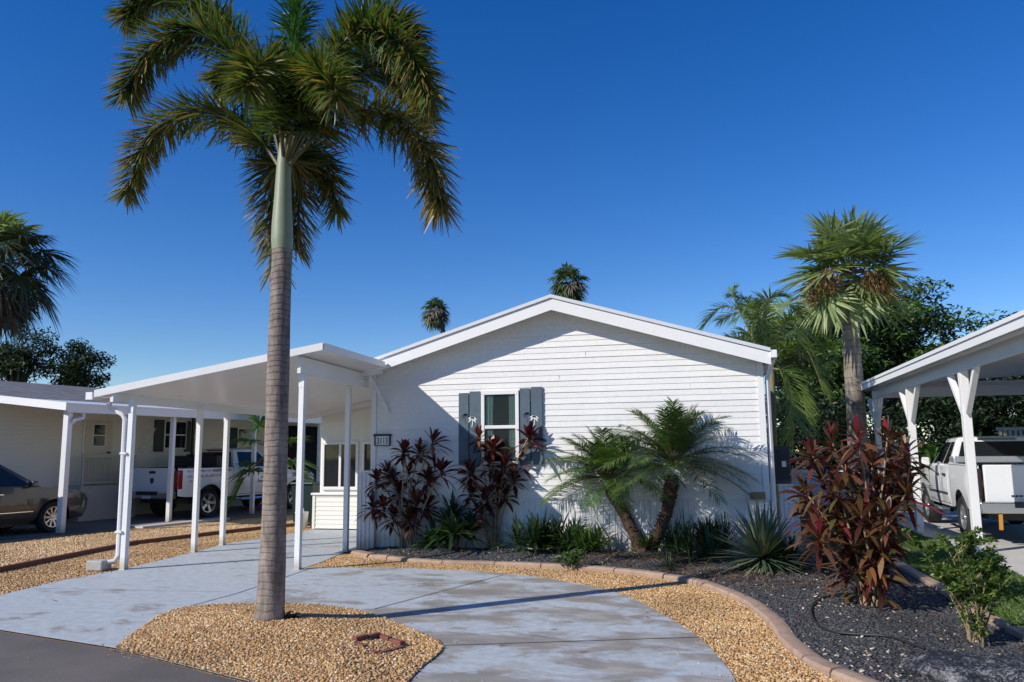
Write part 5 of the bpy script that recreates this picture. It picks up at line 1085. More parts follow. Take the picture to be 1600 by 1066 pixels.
def shell(name, outline, hw, mat, parent, crown=.03, sides=(1, -1), lift=0.0, bridge=True):
    V, F = side_sheet(outline, hw); mb = MB()
    for sg in sides:
        vs = [(sg * (hw(y, z) + lift), y, z) for y, z in V]; mb.add(vs, F if sg > 0 else [f[::-1] for f in F])
    if bridge:
        n = len(outline); xs = (1, .55, 0, -.55, -1); rows = []
        cy = np.mean([p[0] for p in outline]); ztop = max(p[1] for p in outline)
        for k in xs: rows.append([(k * hw(y, z), y, z + (crown * (1 - k * k) if z > 0.75 * ztop else 0)) for y, z in outline])
        base = len(mb.v); vs = [p for r_ in rows for p in r_]
        fs = [(k * n + i, (k + 1) * n + i, (k + 1) * n + (i + 1) % n, k * n + (i + 1) % n) for k in range(4) for i in range(n)]
        mb.add(vs, fs)
    o = mb.build(name, mat, parent, local=True)
    bm = bmesh.new(); bm.from_mesh(o.data); bmesh.ops.remove_doubles(bm, verts=bm.verts, dist=.0005); bmesh.ops.recalc_face_normals(bm, faces=bm.faces) if bridge else None; bm.to_mesh(o.data); bm.free()
    smooth(o.data, 38); return o
def arc(cy, cz_, r, a0, a1, n=11): return [(cy + r * math.cos(R(a)), cz_ + r * math.sin(R(a))) for a in np.linspace(a0, a1, n)]
def wheel(parent, x, y, r, side, spokes, rimr, wdt=.25, twin=False):
    Mx = Matrix.Translation((x, y, r)); s = side; mb = MB(); h = wdt / 2
    prof = [(rimr, -h * .8), (r * .93, -h), (r, -h * .7), (r, h * .7), (r * .93, h), (rimr, h * .8), (rimr * .96, 0)]
    mb.lathe(prof, Mx, 30, closed=True); t = mb.build('wheel', M['rubber'], parent, sm=40, local=True)
    mb = MB(); o = s * h * .62
    mb.lathe([(rimr, s * h * .82), (rimr * .93, s * h * .80), (rimr * .88, s * h * .2), (rimr * .88, 0)], Mx, 30)
    for k in range(spokes):
        a = 2 * math.pi * k / spokes
        for da in ((-.10, .10) if twin else (0,)):
            c_, s_ = math.cos(a + da), math.sin(a + da); w_ = rimr * (.30 if spokes <= 6 else .17) * (.5 if twin else 1)
            d = Vector((0, c_, s_)); e = Vector((0, -s_, c_)); b0 = Vector((x + o, y, r))
            vs = [b0 + d * rimr * .16 - e * w_ * .45, b0 + d * rimr * .16 + e * w_ * .45, b0 + d * rimr * .92 + e * w_ * .55 + Vector((s * .02, 0, 0)), b0 + d * rimr * .92 - e * w_ * .55 + Vector((s * .02, 0, 0))]
            vs2 = [v - Vector((s * .035, 0, 0)) for v in vs]; mb.add(vs + vs2, [(0, 1, 2, 3), (0, 4, 5, 1), (1, 5, 6, 2), (2, 6, 7, 3), (3, 7, 4, 0), (7, 6, 5, 4)])
    mb.lathe([(0.0, s * h * .75), (rimr * .2, s * h * .72), (rimr * .24, s * h * .5)], Mx, 16); mb.build('rim', M['alloy'], t, sm=35, local=True)
    mb = MB(); mb.lathe([(rimr * .9, o * .35), (0.0, o * .35)], Mx, 20); mb.build('brake_disc', M['dark_grey'], t, local=True)
def pickup(loc, rz, label, ext, spokes, tail_mat, grp):
    t = thing('pickup_truck', loc, label, 'pickup truck', grp, rz)
    RA, FA, WR, AR = -1.78, 1.82, .395, .50
    def hw(y, z):
        e = .985 - .10 * ((z - .98) / .62) ** 2
        return e - .05 * max(0, (y - 2.0) / .8) ** 2
    bed = [(-2.92, .64), (-2.60, .60)] + arc(RA, .42, AR, 160, 20) + [(-1.10, .55), (-.875, .54), (-.875, 1.36), (-.90, 1.385), (-2.90, 1.40), (-2.93, 1.36)]
    [shell('bed_side', [p for p in bed], hw, M['truck_white'], t, 0, (s_,), bridge=False) for s_ in (1, -1)]
    for s in (1, -1):
        mb = MB(); mb.box((s * .95 - .07 if s > 0 else -.96, -2.9, 1.375), (.96 if s > 0 else -.95 + .07, -.885, 1.398)); mb.box((s * .86 - .01, -2.88, .70), (s * .86 + .01, -.89, 1.38)); mb.build('bed_rail', M['truck_white'] if tail_mat == 'smoke_lens' else M['black'], t, local=True, bevel=.01)
    pass
    mb = MB(); mb.box((-.86, -2.88, .78), (.86, -.89, .82)); mb.box((-.90, -.92, .55), (.90, -.885, 1.36)); mb.build('bed_floor', M['dark_grey'], t, local=True)
    mb = MB(); mb.box((-.80, -2.945, .74), (.80, -2.88, 1.395)); tg = mb.build('tailgate', M['truck_white'], t, local=True, bevel=.022)
    mb = MB(); mb.box((-.12, -2.952, 1.24), (.12, -2.944, 1.31)); mb.build('tailgate_handle', M['black'], tg, local=True, bevel=.01)
    mb = MB()
    if tail_mat == 'smoke_lens':
        for k in range(13): mb.box((-.40 + k * .062, -2.949, .835), (-.40 + k * .062 + .046, -2.9435, .872))
        mb.build('tailgate_lettering', M['dark_grey'], tg, local=True)
    else:
        mb.add([(-.07, -2.949, 1.12), (.07, -2.949, 1.12), (.075, -2.949, 1.02), (0, -2.949, .95), (-.075, -2.949, 1.02)], [(0, 4, 3, 2, 1)]); mb.build('tailgate_emblem', M['dark_grey'], tg, local=True)
    cabback, cabfront = -.865, 1.02
    body = [(-.86, .54), (1.2, .54)] + arc(FA, .42, AR, 165, 15)[0:] + [(2.42, .56), (2.72, .62), (2.80, .85), (2.76, 1.06), (2.62, 1.15), (1.15, 1.30), (1.02, 1.335), (-.86, 1.345)]
    shell('front_body', body, hw, M['truck_white'], t, .035)
    # cab
    zb, zr = 1.33, 1.90; yb0, yb1, yt0, yt1 = -.86, 1.05, -.66, .28; xb, xt = .925, .70
    B = [(-xb, yb0), (xb, yb0), (xb, yb1), (-xb, yb1)]; T_ = [(-xt, yt0), (xt, yt0), (xt, yt1), (-xt, yt1)]
    mb = MB(); mb.add([(x, y, zb) for x, y in B] + [(x, y, zr) for x, y in T_] + [(x * .75, y + (.12 if y < 0 else -.12), zr + .03) for x, y in T_], [(0, 1, 5, 4), (1, 2, 6, 5), (2, 3, 7, 6), (3, 0, 4, 7), (4, 5, 9, 8), (5, 6, 10, 9), (6, 7, 11, 10), (7, 4, 8, 11), (8, 9, 10, 11)])
    mb.build('cab', M['truck_white'], t, local=True, bevel=.04)
    def face(a, b, c, d, us, vs_, lift):
        a, b, c, d = map(Vector, (a, b, c, d)); nrm = (b - a).cross(d - a).normalized()
        f = lambda u, v: a.lerp(b, u).lerp(d.lerp(c, u), v) + nrm * lift
        return [f(us[0], vs_[0]), f(us[1], vs_[0]), f(us[1 if len(us) == 2 else 2], vs_[1]), f(us[0 if len(us) == 2 else 3], vs_[1])]
    P3 = lambda i, top: (*(T_ if top else B)[i], zr if top else zb)
    mb = MB(); mb.quad(*face(P3(0, 0), P3(1, 0), P3(1, 1), P3(0, 1), (.07, .93), (.10, .86), .006)); mb.build('rear_window', M['glass_dark'], t, local=True)
    mb = MB(); mb.quad(*face(P3(2, 0), P3(3, 0), P3(3, 1), P3(2, 1), (.06, .94), (.08, .92), .006)); mb.build('windshield', M['glass_dark'], t, local=True)
    for s in (1, -1):
        a, b, c_, d = (P3(1, 0), P3(2, 0), P3(2, 1), P3(1, 1)) if s > 0 else (P3(3, 0), P3(0, 0), P3(0, 1), P3(3, 1))
        split = .36 if ext else .0
        spans = [(.40, .92), (.08, .35)] if ext else [(.12, .92)]
        for u0, u1 in spans:
            if s < 0: u0, u1 = 1 - u1, 1 - u0
            mb = MB(); mb.quad(*face(a, b, c_, d, (u0, u1), (.08, .86), .006)); mb.build('side_window', M['glass_dark'], t, local=True)
        # door: dark gap sheet and a proud panel
        doors = [(-.15, 1.12), (-.80, -.19)] if ext else [(-.62, 1.12)]
        for y0, y1 in doors:
            zl, zh = .60, 1.335
            gap = shell('door_gap', [(y0 - .012, zl - .012), (y1 + .012, zl - .012), (y1 + .012, zh), (y0 - .012, zh)], hw, M['black'], t, 0, (s,), .0025, False)
            dr_ = shell('door', [(y0, zl), (y1, zl), (y1, zh), (y0, zh)], hw, M['truck_white'], t, 0, (s,), .0055, False); gap.parent = dr_
            hy = y0 + .16; x = s * (hw(hy, 1.17) + .012); mb = MB(); mb.box((min(x, x + s * .03), hy - .09, 1.14), (max(x, x + s * .03), hy + .09, 1.19)); mb.build('handle', M['black'] if ext else M['truck_white'], dr_, local=True, bevel=.008)
            xm = s * (hw(y0, .80) + .006); mb = MB(); mb.box((min(xm, xm + s * .012), y0 + .03, .775), (max(xm, xm + s * .012), y1 - .03, .815)); mb.build('side_moulding', M['dark_grey'] if ext else M['truck_white'], dr_, local=True)
        mb = MB(); mb.box((s * 1.0 - .03 if s > 0 else -1.13, .88, 1.32), (1.13 if s > 0 else -.97, 1.0, 1.50)); mb.build('mirror', M['truck_white'], t, local=True, bevel=.03)
        mb = MB()
        x = s * (hw(-2.9, 1.1)); mb.box((min(x - s * .15, x + s * .006), -2.955, .82), (max(x - s * .15, x + s * .006), -2.78, 1.33)); mb.build('taillight', M[tail_mat], t, local=True, bevel=.02)
        x = s * .93; mb = MB(); mb.tube([(x, -.8, .47), (x + s * .04, -.6, .44), (x + s * .04, 1.0, .44), (x, 1.15, .47)], .045, 8); mb.build('running_board', M['chrome'], t, sm=40, local=True)
        for yy in (RA, FA): wheel(t, s * .83, yy, WR, s, spokes, .245 if tail_mat == 'smoke_lens' else .262, .27)
        # dark arch lining
        for yy in (RA, FA):
            mb = MB(); A_ = arc(yy, .42, AR + .012, 172, 8, 14); xo = hw(yy, .8) - .02
            vs = [(s * xo, y, z) for y, z in A_] + [(s * .55, y, z) for y, z in A_]; n = len(A_); mb.add(vs, [(i, i + 1, n + i + 1, n + i) for i in range(n - 1)]); mb.add([(s * .56, y, z) for y, z in A_], [tuple(range(n))]); mb.build('wheel_well', M['black'], t, local=True)
    mb = MB(); mb.box((-.93, -3.10, .56), (.93, -2.93, .76)); mb.build('rear_bumper', M['chrome'], t, local=True, bevel=.03)
    mb = MB(); mb.box((-.40, -3.11, .66), (.40, -3.09, .765)); mb.build('bumper_step', M['black'], t, local=True, bevel=.01)
    mb = MB(); mb.box((-.17, -2.99 - .12, .575), (.17, -3.102, .665)) if False else mb.box((-.16, -3.116, .57), (.16, -3.104, .655)); mb.build('licence_plate', M['clear_lens'], t, local=True)
    mb = MB(); mb.box((-.95, 2.70, .50), (.95, 2.88, .74)); mb.build('front_bumper', M['chrome'], t, local=True, bevel=.03)
    mb = MB(); mb.box((-.70, -2.7, .42), (.70, 2.5, .56)); mb.build('chassis', M['black'], t, local=True)
    mb = MB(); mb.box((-.34, yt0 - .03, zr - .045), (.34, yt0 + .02, zr - .005)); mb.build('brake_lamp', M['red_lens'] if tail_mat != 'smoke_lens' else M['smoke_lens'], t, local=True)
    return t, hw
# right: extended-cab with tool box in the bed
g = Vector((4.66, 16.9, .022)); hd = R(-4); off = Matrix.Rotation(hd, 3, 'Z') @ Vector((-.95, -1.78, 0))
t, hwR = pickup((g.x - off.x, g.y - off.y, .022), hd, 'white extended-cab pickup with smoked tail lamps under the carport on the right', True, 6, 'smoke_lens', None)
mb = MB(); mb.box((-.93, -1.32, 1.402), (.93, -.93, 1.53)); mb.build('tool_box', M['tread'], t, local=True, bevel=.02)
mb = MB(); mb.bar((-.62, -3.06, .56), (-.62, -3.02, .28), .06, .02); mb.build('tow_strap', M['amber'], t, local=True)
# left: work pickup with lettering on its side
g = Vector((-13.74, 20.09, 0)); hd = R(-11.2); off = Matrix.Rotation(hd, 3, 'Z') @ Vector((.93, -1.78, 0))
t, hwL = pickup((g.x - off.x, g.y - off.y, -.005), hd, 'white work pickup with red tail lamps and coloured side lettering under the neighbour carport', False, 5, 'red_lens', None)
mb = MB(); mb.box((-.84, -1.45, 1.40), (.84, -.93, 1.72)); mb.box((-.45, -1.38, 1.72), (.25, -1.0, 1.77)); mb.build('cargo_box', M['black'], t, local=True, bevel=.02)
random.seed(5)
def ink(name, rows, mat, par):
    mb = MB()
    for y0, y1, z, h in rows:
        y = y0
        while y < y1:
            w_ = random.uniform(.035, .06); x = hwL(y, z) + .004; kind = random.random()
            mb.add([(x, y, z), (x, y + .014, z), (x, y + .014, z + h), (x, y, z + h)], [(0, 1, 2, 3)])
            if kind < .7: mb.add([(x, y, z + h - .014), (x, y + w_ * .8, z + h - .014), (x, y + w_ * .8, z + h), (x, y, z + h)], [(0, 1, 2, 3)])
            if kind > .3: mb.add([(x + .0005, y, z), (x + .0005, y + w_ * .8, z), (x + .0005, y + w_ * .8, z + .014), (x + .0005, y, z + .014)], [(0, 1, 2, 3)])
            if .2 < kind < .8: mb.add([(x + .001, y + w_ * .7, z), (x + .001, y + w_ * .7 + .012, z), (x + .001, y + w_ * .7 + .012, z + h), (x + .001, y + w_ * .7, z + h)], [(0, 1, 2, 3)])
            y += w_ + .018
    return mb.build(name, mat, par, local=True)
ink('side_lettering', [(-2.62, -1.75, 1.27, .055), (-2.62, -2.42, 1.12, .07), (-2.55, -2.2, 1.0, .045)], M['teal_ink'], t); ink('side_lettering', [(-1.70, -1.0, 1.27, .06), (-2.40, -1.45, 1.12, .075)], M['red_ink'], t)
mb = MB(); x = lambda z: hwL(0, z) + .0085
for y0, y1, z0, z1 in ((.10, .42, 1.20, 1.26), (.10, .14, .92, 1.19), (.38, .42, .92, 1.19), (.10, .42, .92, .955), (.20, .32, 1.04, 1.07)): mb.add([(x(z0), y0, z0), (x(z0), y1, z0), (x(z1), y1, z1), (x(z1), y0, z1)], [(0, 1, 2, 3)])
mb.build('door_logo', M['dark_grey'], t, local=True)

# crossover at the left edge
hd = R(-9); nose = ground(125, 812); off = Matrix.Rotation(hd, 3, 'Z') @ Vector((.6, 2.36, 0)); wl = Vector((-14.72, 15.62, 0)); offw = Matrix.Rotation(hd, 3, 'Z') @ Vector((.90, 1.42, 0))
t = thing('suv', (wl.x - offw.x, wl.y - offw.y, -.006), 'taupe crossover car parked nose-in at the left edge, cut off by the picture', 'car', None, hd)
def hwS(y, z): return .93 - .13 * ((z - .72) / .6) ** 2 - .16 * max(0, (y - 1.55) / .85) ** 2 - .10 * max(0, (-1.7 - y) / .7) ** 2
out = [(-2.3, .40), (-1.85, .33)] + arc(-1.40, .35, .415, 178, 2) + [(-.9, .29), (.9, .29)] + arc(1.42, .35, .415, 178, 2) + [(1.9, .27), (2.28, .30), (2.38, .48), (2.40, .70), (2.30, .83), (2.05, .93), (1.5, 1.01), (.98, 1.06), (-2.0, 1.13), (-2.30, 1.05), (-2.38, .75)]
shell('body', out, hwS, M['taupe'], t, .05)
Bq = [(-.80, -2.15, 1.09), (.80, -2.15, 1.09), (.80, 1.18, 1.04), (-.80, 1.18, 1.04)]; Tq = [(-.60, -1.75, 1.62), (.60, -1.75, 1.62), (.60, .12, 1.66), (-.60, .12, 1.66)]
mb = MB(); mb.add(Bq + Tq + [(x * .7, y * .85, z + .035) for x, y, z in Tq], [(0, 1, 5, 4), (1, 2, 6, 5), (2, 3, 7, 6), (3, 0, 4, 7), (4, 5, 9, 8), (5, 6, 10, 9), (6, 7, 11, 10), (7, 4, 8, 11), (8, 9, 10, 11)]); mb.build('cabin', M['taupe'], t, local=True, bevel=.05)
def q4(a, b, c_, d, u0, u1, v0, v1, lift=.007):
    a, b, c_, d = map(Vector, (a, b, c_, d)); nrm = (b - a).cross(d - a).normalized(); f = lambda u, v: a.lerp(b, u).lerp(d.lerp(c_, u), v) + nrm * lift
    return [f(u0, v0), f(u1, v0), f(u1, v1), f(u0, v1)]
mb = MB(); mb.quad(*q4(Bq[2], Bq[3], Tq[3], Tq[2], .06, .94, .06, .92)); mb.build('windshield', M['glass_dark'], t, local=True)
mb = MB(); mb.quad(*q4(Bq[0], Bq[1], Tq[1], Tq[0], .08, .92, .1, .9)); mb.build('rear_window', M['glass_dark'], t, local=True)
for s in (1, -1):
    a, b, c_, d = (Bq[1], Bq[2], Tq[2], Tq[1]) if s > 0 else (Bq[3], Bq[0], Tq[0], Tq[3])
    for u0, u1 in ((.53, .93), (.22, .50)):
        if s < 0: u0, u1 = 1 - u1, 1 - u0
        mb = MB(); mb.quad(*q4(a, b, c_, d, u0, u1, .07, .88)); mb.build('side_window', M['glass_dark'], t, local=True)
    for y0, y1 in ((-.08, .93), (-1.0, -.11)):
        gp = shell('door_gap', [(y0 - .01, .39), (y1 + .01, .39), (y1 + .03, 1.05), (y0 - .01, 1.07)], hwS, M['black'], t, 0, (s,), .0025, False); dr_ = shell('door', [(y0, .40), (y1, .40), (y1 + .02, 1.045), (y0, 1.065)], hwS, M['taupe'], t, 0, (s,), .0055, False); gp.parent = dr_
        x = s * (hwS(y0, .52) + .006); mb = MB(); mb.box((min(x, x + s * .01), y0 + .08, .505), (max(x, x + s * .01), y1 - .05, .522)); mb.build('chrome_strip', M['chrome'], dr_, local=True)
        x = s * (hwS(y0, .93) + .01); mb = MB(); mb.box((min(x, x + s * .025), y0 + .06, .90), (max(x, x + s * .025), y0 + .24, .93)); mb.build('handle', M['chrome'], dr_, local=True, bevel=.006)
    mb = MB(); mb.box((.90 if s > 0 else -1.08, .72, 1.05), (1.08 if s > 0 else -.90, .86, 1.19)); mb.build('mirror', M['taupe'], t, local=True, bevel=.03)
    mb = MB(); x = s * .66; mb.add([(s * .50, 2.36, .66), (s * .80, 2.20, .68), (s * .845, 1.93, .80), (s * .78, 2.02, .87), (s * .52, 2.30, .80)], [(0, 1, 2, 3, 4) if s > 0 else (4, 3, 2, 1, 0)]); mb.build('headlight', M['clear_lens'], t, local=True)
    for yy in (-1.40, 1.42):
        wheel(t, s * .80, yy, .352, s, 10, .235, .23)
        mb = MB(); A_ = arc(yy, .35, .425, 178, 2, 14); n = len(A_); mb.add([(s * .86, y, z) for y, z in A_] + [(s * .5, y, z) for y, z in A_], [(i, i + 1, n + i + 1, n + i) for i in range(n - 1)]); mb.add([(s * .52, y, z) for y, z in A_], [tuple(range(n))]); mb.build('wheel_well', M['black'], t, local=True)
mb = MB(); mb.box((-.5, 2.385, .42), (.5, 2.41, .70)); mb.build('grille', M['dark_grey'], t, local=True, bevel=.02)
mb = MB(); mb.box((-.7, -2.2, .20), (.7, 2.2, .33)); mb.build('underbody', M['black'], t, local=True)

# ================================================================== RIGHT CARPORT
rc = thing('carport', (5.8, 15, 0), 'white timber carport on Y-braced posts at the right edge, sheltering a white pickup', 'carport')
RCX = 4.25; Y0, Y1 = 6.5, 22.2
mb = MB(); v = [(RCX - .30, Y0, 3.30), (RCX - .30, Y1, 3.30), (10, Y1, 3.62), (10, Y0, 3.62)]; mb.add(v + [(x, y, z + .06) for x, y, z in v], [(3, 2, 1, 0)[::-1] if False else (0, 1, 2, 3), (7, 6, 5, 4), (0, 4, 5, 1), (1, 5, 6, 2), (2, 6, 7, 3), (3, 7, 4, 0)]); mb.build('roof', M['soffit'], rc)
mb = MB(); mb.box((RCX - .335, Y0, 3.21), (RCX - .302, Y1, 3.385)); mb.box((RCX - .36, Y0, 3.34), (RCX - .336, Y1, 3.40)); mb.box((RCX - .3, Y1 + .002, 3.21), (10, Y1 + .03, 3.40)); mb.build('fascia', M['trim'], rc)
mb = MB(); mb.box((RCX - .035, Y0, 3.00), (RCX + .035, Y1 - .1, 3.235)); mb.box((9.6, Y0, 3.05), (9.68, Y1 - .1, 3.55)); mb.box((RCX, Y1 - .09, 3.02), (9.7, Y1 - .02, 3.28)); mb.build('beam', M['trim'], rc)
for i, y in enumerate((10.9, 14.72, 18.4, 21.9)):
    mb = MB(); mb.box((RCX - .065, y - .065, .0), (RCX + .065, y + .065, 3.0)); p_ = mb.build('post', M['trim'], rc, bevel=.006)
    for s in (1, -1):
        mb = MB(); mb.bar((RCX, y + s * .10, 2.30), (RCX, y + s * .74, 3.02), .085, .09, 0, (1, 0, 0)); mb.bar((RCX, y + s * .735, 3.01), (RCX, y + s * .742, 3.02), .085, .09, 0, (1, 0, 0)); mb.build('brace', M['trim'], p_, bevel=.005)
for y in (10.9, 18.4, 21.9): 
    mb = MB(); mb.box((9.6, y - .05, 0), (9.7, y + .05, 3.05)); mb.build('post', M['trim'], rc)

# ================================================================== SMALL THINGS
# utility corner right of the house
mb = ribbed(1.17, 1.47, 14.45, .02, 1.10, .075, .014); mb.box((1.16, 14.47, 0.02), (1.48, 14.50, 1.10)); mb.box((1.15, 14.41, 1.10), (1.49, 14.51, 1.13)); mb.box((1.462, 14.43, 0.02), (1.485, 16.2, 1.10))
tag(mb.build('equipment_screen', M['skirt']), 'short white ribbed screen panel at the right corner of the house', 'screen panel')
t = thing('air_handler', (1.25, 14.75, 1.13), 'dark grey metal cabinet above the white ribbed screen at the house corner', 'utility cabinet')
mb = MB(); mb.box((1.06, 14.55, 1.135), (1.40, 15.2, 1.76)); mb.box((1.05, 14.54, 1.755), (1.41, 15.21, 1.785)); cab_ = mb.build('cabinet', M['dark_grey'], t, bevel=.01)
mb = MB()
for k in range(9): mb.box((1.10 + k * .032, 14.535, 1.20), (1.112 + k * .032, 14.549, 1.72))
mb.build('grille', M['black'], t); mb = MB(); mb.box((1.25, 14.53, 1.42), (1.32, 14.548, 1.52)); mb.build('rating_plate', M['white_plastic'], t)
# pale fence far behind, seen past the house corner
t = thing('garden_wall', (3.0, 25.5, 0), 'low pale wall with flat cap behind the tall bronze cordyline', 'wall')
mb = MB(); mb.box((1.6, 25.4, 0), (4.0, 25.6, 1.02)); mb.build('wall_panel', M['skirt'], t); mb = MB(); mb.box((1.55, 25.34, 1.02), (4.05, 25.66, 1.12)); mb.build('cap', M['trim'], t, bevel=.01)
# green bin, white pail, potted plant behind the carport
c = on_y(480, 790, 18.3); t = thing('wheeled_bin', (c.x, 18.3, 0), 'dark green wheeled bin standing behind the carport near the sunroom', 'bin')
mb = MB(); mb.add([(c.x - .24, 18.05, .06), (c.x + .24, 18.05, .06), (c.x + .24, 18.5, .06), (c.x - .24, 18.5, .06), (c.x - .29, 18.0, .98), (c.x + .29, 18.0, .98), (c.x + .29, 18.6, .98), (c.x - .29, 18.6, .98)], [(3, 2, 1, 0), (4, 5, 6, 7), (0, 1, 5, 4), (1, 2, 6, 5), (2, 3, 7, 6), (3, 0, 4, 7)]); mb.build('bin_body', M['green_bin'], t, bevel=.02)
mb = MB(); mb.box((c.x - .31, 17.97, .98), (c.x + .31, 18.66, 1.03)); mb.build('lid', M['green_bin'], t, bevel=.015)
mb = MB(); mb.lathe([(0.0, -.27), (.1, -.27), (.1, -.22), (0, -.22)], Matrix.Translation((c.x, 18.55, .1)), 14); mb.lathe([(0.0, .22), (.1, .22), (.1, .27), (0, .27)], Matrix.Translation((c.x, 18.55, .1)), 14); mb.build('wheels', M['rubber'], t)
c = ground(471, 825); t = thing('pail', (c.x, c.y, 0), 'white plastic pail with lid standing at the end of the carport slab', 'pail')
RotZ = Matrix.Translation((c.x, c.y, 0)) @ Matrix.Rotation(R(-90), 4, 'Y')
mb = MB(); mb.lathe([(0, .0), (.13, .0), (.15, .34), (.158, .345), (.158, .37), (0, .37)], RotZ, 22); mb.build('pail_body', M['white_plastic'], t, sm=40)
mb = MB(); mb.lathe([(0, .371), (.05, .371), (.045, .44), (.03, .46), (0, .46)], RotZ, 14); mb.build('cap', M['white_plastic'], t, sm=40)
c = ground(490, 825); t = thing('potted_plant', (c.x, c.y, 0), 'small dark potted plant beside the white pail', 'potted plant')
RotP = Matrix.Translation((c.x, c.y, 0)) @ Matrix.Rotation(R(-90), 4, 'Y'); mb = MB(); mb.lathe([(0, 0), (.07, 0), (.095, .15), (.08, .15), (0, .13)], RotP, 16); mb.build('pot', M['black'], t, sm=40)
Lf = Leaves(); n = 40; az = RNG.random(n) * 6.28; el = .3 + RNG.random(n); D = np.stack([np.cos(az) * np.cos(el), np.sin(az) * np.cos(el), np.sin(el)], 1); Lf.strips(np.repeat(np.array([[c.x, c.y, .14]]), n, 0), D, side_of(D), .12 + .12 * RNG.random(n), .03, .4, 3); Lf.build('foliage', M['lily'], t)
# drip hose in the mulch
pts = [(1318, 930), (1285, 938), (1268, 950), (1274, 972), (1300, 987), (1345, 995), (1390, 1002), (1420, 1012), (1446, 1020)]
C = bez([(p.x, p.y, bz(p.x, p.y) + .022) for p in (ground(*q_, .06) for q_ in pts)], 60); mb = MB(); mb.tube(C, .011, 8)
tag(mb.build('drip_hose', M['hose'], sm=60), 'curved black irrigation hose lying on the black mulch', 'hose')
# dark rock at the lower right
def rock(c, rx, ry, rz_, seed, label):
    b = bmesh.new(); bmesh.ops.create_icosphere(b, subdivisions=4, radius=1.0); rg = np.random.default_rng(seed)
    pl = unit(rg.normal(0, 1, (26, 3))); of = .72 + .3 * rg.random(26); ph = rg.random((5, 3)) * 6
    for v in b.verts:
        p = np.array(v.co[:]); dd = pl @ p
        for k in range(26):
            if dd[k] > of[k]: p = p - pl[k] * (dd[k] - of[k]); dd = pl @ p
        p = p * (1 + .07 * sum(math.sin((5 + 2.3 * i) * p[i % 3] + 4 * p[(i + 1) % 3] + ph[i][0]) for i in range(5)) / 2)
        v.co = (p[0] * rx, p[1] * ry, max(p[2], -.3) * rz_)
    me = bpy.data.meshes.new('garden_rock'); b.to_mesh(me); b.free(); me.materials.append(M['rock']); smooth(me, 25)
    o = bpy.data.objects.new('garden_rock', me); COL.objects.link(o); o.location = c; o.rotation_euler = (0, 0, random.random() * 6); return tag(o, label, 'rock')
p = ground(1500, 1045, .1); rock((p.x - .02, p.y, .02), .38, .34, .20, 3, 'black rugged rock in the lower right corner, left part'); p = ground(1590, 1052, .1); rock((p.x, p.y, .02), .40, .36, .19, 8, 'black rugged rock touching the right picture edge')
# wooden deck railing far right
t = thing('deck_railing', (8.5, 27, 0), 'weathered wooden deck railing far behind the right-hand pickup', 'railing')
a = on_y(1556, 668, 27); b = on_y(1650, 664, 27); mb = MB(); mb.box((a.x, 26.95, a.z - .10), (b.x + 2, 27.05, a.z)); mb.build('top_rail', M['wood'], t)
mb = MB()
for k in range(30): mb.box((a.x + .05 + k * .14, 26.97, .5), (a.x + .14 + k * .14, 27.0, a.z - .101))
mb.build('balusters', M['wood'], t); mb = MB(); mb.box((a.x, 26.9, 0), (b.x + 2, 29, .5)); mb.build('deck', M['wood'], t)

# ================================================================== BACKGROUND TREES
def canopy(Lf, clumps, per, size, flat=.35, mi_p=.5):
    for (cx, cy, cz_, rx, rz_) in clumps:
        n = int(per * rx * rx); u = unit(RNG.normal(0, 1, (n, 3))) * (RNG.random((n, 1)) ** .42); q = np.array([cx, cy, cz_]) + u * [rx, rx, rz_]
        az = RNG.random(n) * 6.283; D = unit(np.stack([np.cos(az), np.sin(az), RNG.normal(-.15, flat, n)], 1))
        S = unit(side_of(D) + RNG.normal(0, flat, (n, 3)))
        low = (u[:, 2] < -.1)  # clump undersides get the darker leaf, shade put into the colour
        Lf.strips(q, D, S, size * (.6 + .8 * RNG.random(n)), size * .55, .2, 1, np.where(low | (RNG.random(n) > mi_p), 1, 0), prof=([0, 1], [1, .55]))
def tree(name, px, Y, zc, rx, rz_, ncl, label, mats, per=75, size=.26, flat=.35, hole=None, group=None, trunk_r=.2):
    b = on_y(px, 700, Y); t = thing(name, (b.x, Y, 0), label, 'tree', group); cl = []
    for k in range(ncl):
        u = RNG.normal(0, 1, 3); u /= np.linalg.norm(u); rr_ = RNG.random() ** .45; p = np.array([b.x, Y, zc]) + u * rr_ * np.array([rx, rx * .8, rz_])
        r0 = rx * random.uniform(.20, .34); cl.append((*p, r0, r0 * (.45 if flat < .6 else .75)))
    Lf = Leaves(); canopy(Lf, cl, per, size, flat); Lf.build('crown', mats, t)
    mb = MB(); top = Vector((b.x, Y, zc - rz_ * .2)); mb.tube(bez([(b.x, Y, -.1), (b.x + .1, Y, zc * .4), tuple(top)], 10), np.linspace(trunk_r, trunk_r * .5, 10), 9)
    for c_ in cl[::3]: mb.tube(bez([(b.x + .05, Y, zc * .45), tuple(top.lerp(Vector(c_[:3]), .5) + Vector((0, 0, -.2))), tuple(c_[:3])], 6), np.linspace(trunk_r * .4, .03, 6), 5)
    mb.build('trunk', M['bark'], t, sm=60)
TG = 'broadleaf trees behind the right side of the house'
random.seed(3)
TM = [M['tree'], M['tree_dark']]
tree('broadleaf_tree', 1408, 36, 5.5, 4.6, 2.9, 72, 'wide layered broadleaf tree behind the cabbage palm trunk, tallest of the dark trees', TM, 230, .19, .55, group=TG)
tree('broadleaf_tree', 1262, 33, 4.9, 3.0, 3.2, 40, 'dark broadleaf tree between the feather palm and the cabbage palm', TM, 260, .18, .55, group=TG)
tree('broadleaf_tree', 1470, 40, 5.0, 3.0, 2.2, 44, 'layered broadleaf tree above the far end of the right carport', TM, 230, .19, .55, group=TG)
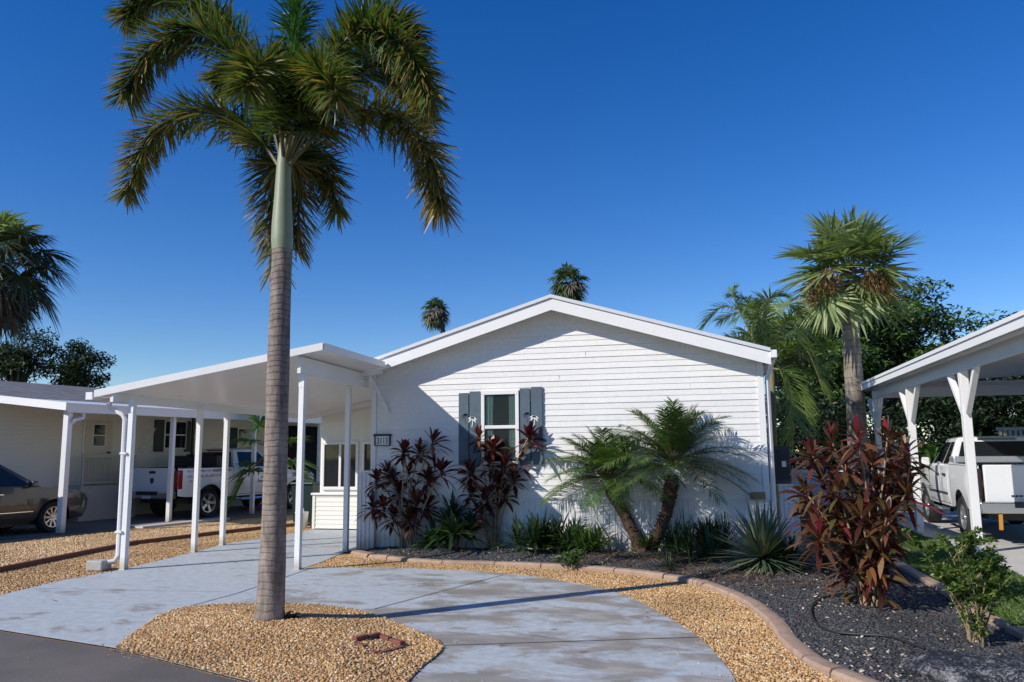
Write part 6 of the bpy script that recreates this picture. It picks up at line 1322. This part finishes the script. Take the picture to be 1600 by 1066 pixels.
tree('broadleaf_tree', 1610, 38, 3.4, 4.6, 2.6, 46, 'broadleaf tree seen under the right carport roof at the picture edge', [M['tree_dark'], M['shrub_dark']], 200, .20, .5, group=TG)  # dark leaf colours stand in for deep shade under the roof
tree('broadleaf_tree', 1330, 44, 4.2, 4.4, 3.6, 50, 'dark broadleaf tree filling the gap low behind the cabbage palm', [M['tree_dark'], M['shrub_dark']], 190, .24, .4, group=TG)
for i, (px, Y, zc, rx, rz_, lab) in enumerate(((1222, 29, 1.7, 1.7, 1.9, 'dark shrub thicket just past the house corner'), (1296, 30, 1.6, 2.1, 1.9, 'dark shrub behind the tall bronze cordyline'), (1392, 31, 1.4, 2.2, 1.7, 'dark shrub between the carport posts on the right'), (1470, 33, 1.9, 2.2, 2.2, 'dark shrub above the hood of the right pickup'), (1560, 34, 2.0, 2.6, 2.3, 'dark shrub behind the right pickup cab'), (1670, 33, 2.2, 3.0, 2.6, 'dark shrub behind the deck railing'))):
    b = on_y(px, 700, Y); t = thing('background_shrub', (b.x, Y, 0), lab, 'shrub', 'dark shrubs under the background trees'); Lf = Leaves()
    canopy(Lf, [(b.x + RNG.normal(0, rx * .45), Y + RNG.normal(0, rx * .3), max(.3, zc + RNG.normal(0, rz_ * .5)), rx * .42, rx * .36) for k in range(24)], 320, .15, .6, .25); Lf.build('foliage', [M['tree_dark'], M['shrub_dark']], t)  # shade under the trees put into these darker leaf colours for depth
    mb = MB()
    for k in range(5): mb.tube([(b.x + random.uniform(-.2, .2), Y, -.05), (b.x + random.uniform(-rx, rx) * .5, Y + random.uniform(-.4, .4), zc)], [.06, .02], 5)
    mb.build('stems', M['bark'], t)
b = on_y(1452, 730, 27); t = thing('banana_plant', (b.x, 27, 0), 'bright yellow-green broad leaf plant lit between the carport posts', 'plant'); Lf = Leaves(); n = 9; az = RNG.random(n) * 6.28; el = R(60) + RNG.normal(0, .25, n); D = np.stack([np.cos(az) * np.cos(el), np.sin(az) * np.cos(el), np.sin(el)], 1)
Lf.strips(np.repeat(np.array([[b.x, 27, 1.2]]), n, 0), D, side_of(D), 1.3, .36, .5, 6, 0, prof=([0, .15, .5, .85, 1], [.1, .7, 1, .7, .05])); Lf.build('foliage', M['banana'], t); mb = MB(); mb.tube([(b.x, 27, 0), (b.x, 27, 1.3)], [.12, .08], 8); mb.build('stem', M['areca_stem'], t)
# left: oaks behind the neighbour's roof
OG = 'oaks behind the neighbour roof'
tree('oak_tree', 112, 37, on_y(112, 578, 37).z, 2.0, 1.35, 60, 'rounded dark oak crown above the neighbour shingle roof', [M['oak'], M['tree_dark']], 260, .17, .7, group=OG)
tree('oak_tree', 15, 35, on_y(15, 555, 35).z, 2.2, 1.5, 56, 'dark oak crown at the left edge under the cabbage palm', [M['oak'], M['tree_dark']], 260, .17, .7, group=OG)
tree('oak_tree', 430, 48, 2.5, 5.0, 1.8, 40, 'low dark oak seen through the carport behind the neighbour porch', [M['tree_dark'], M['shrub_dark']], 80, .3, .6, group=OG)
tree('oak_tree', 482, 31, 1.6, 2.6, 1.6, 26, 'dark bushy oak filling the gap beside the sunroom', [M['tree_dark'], M['shrub_dark']], 120, .26, .6, group=OG)
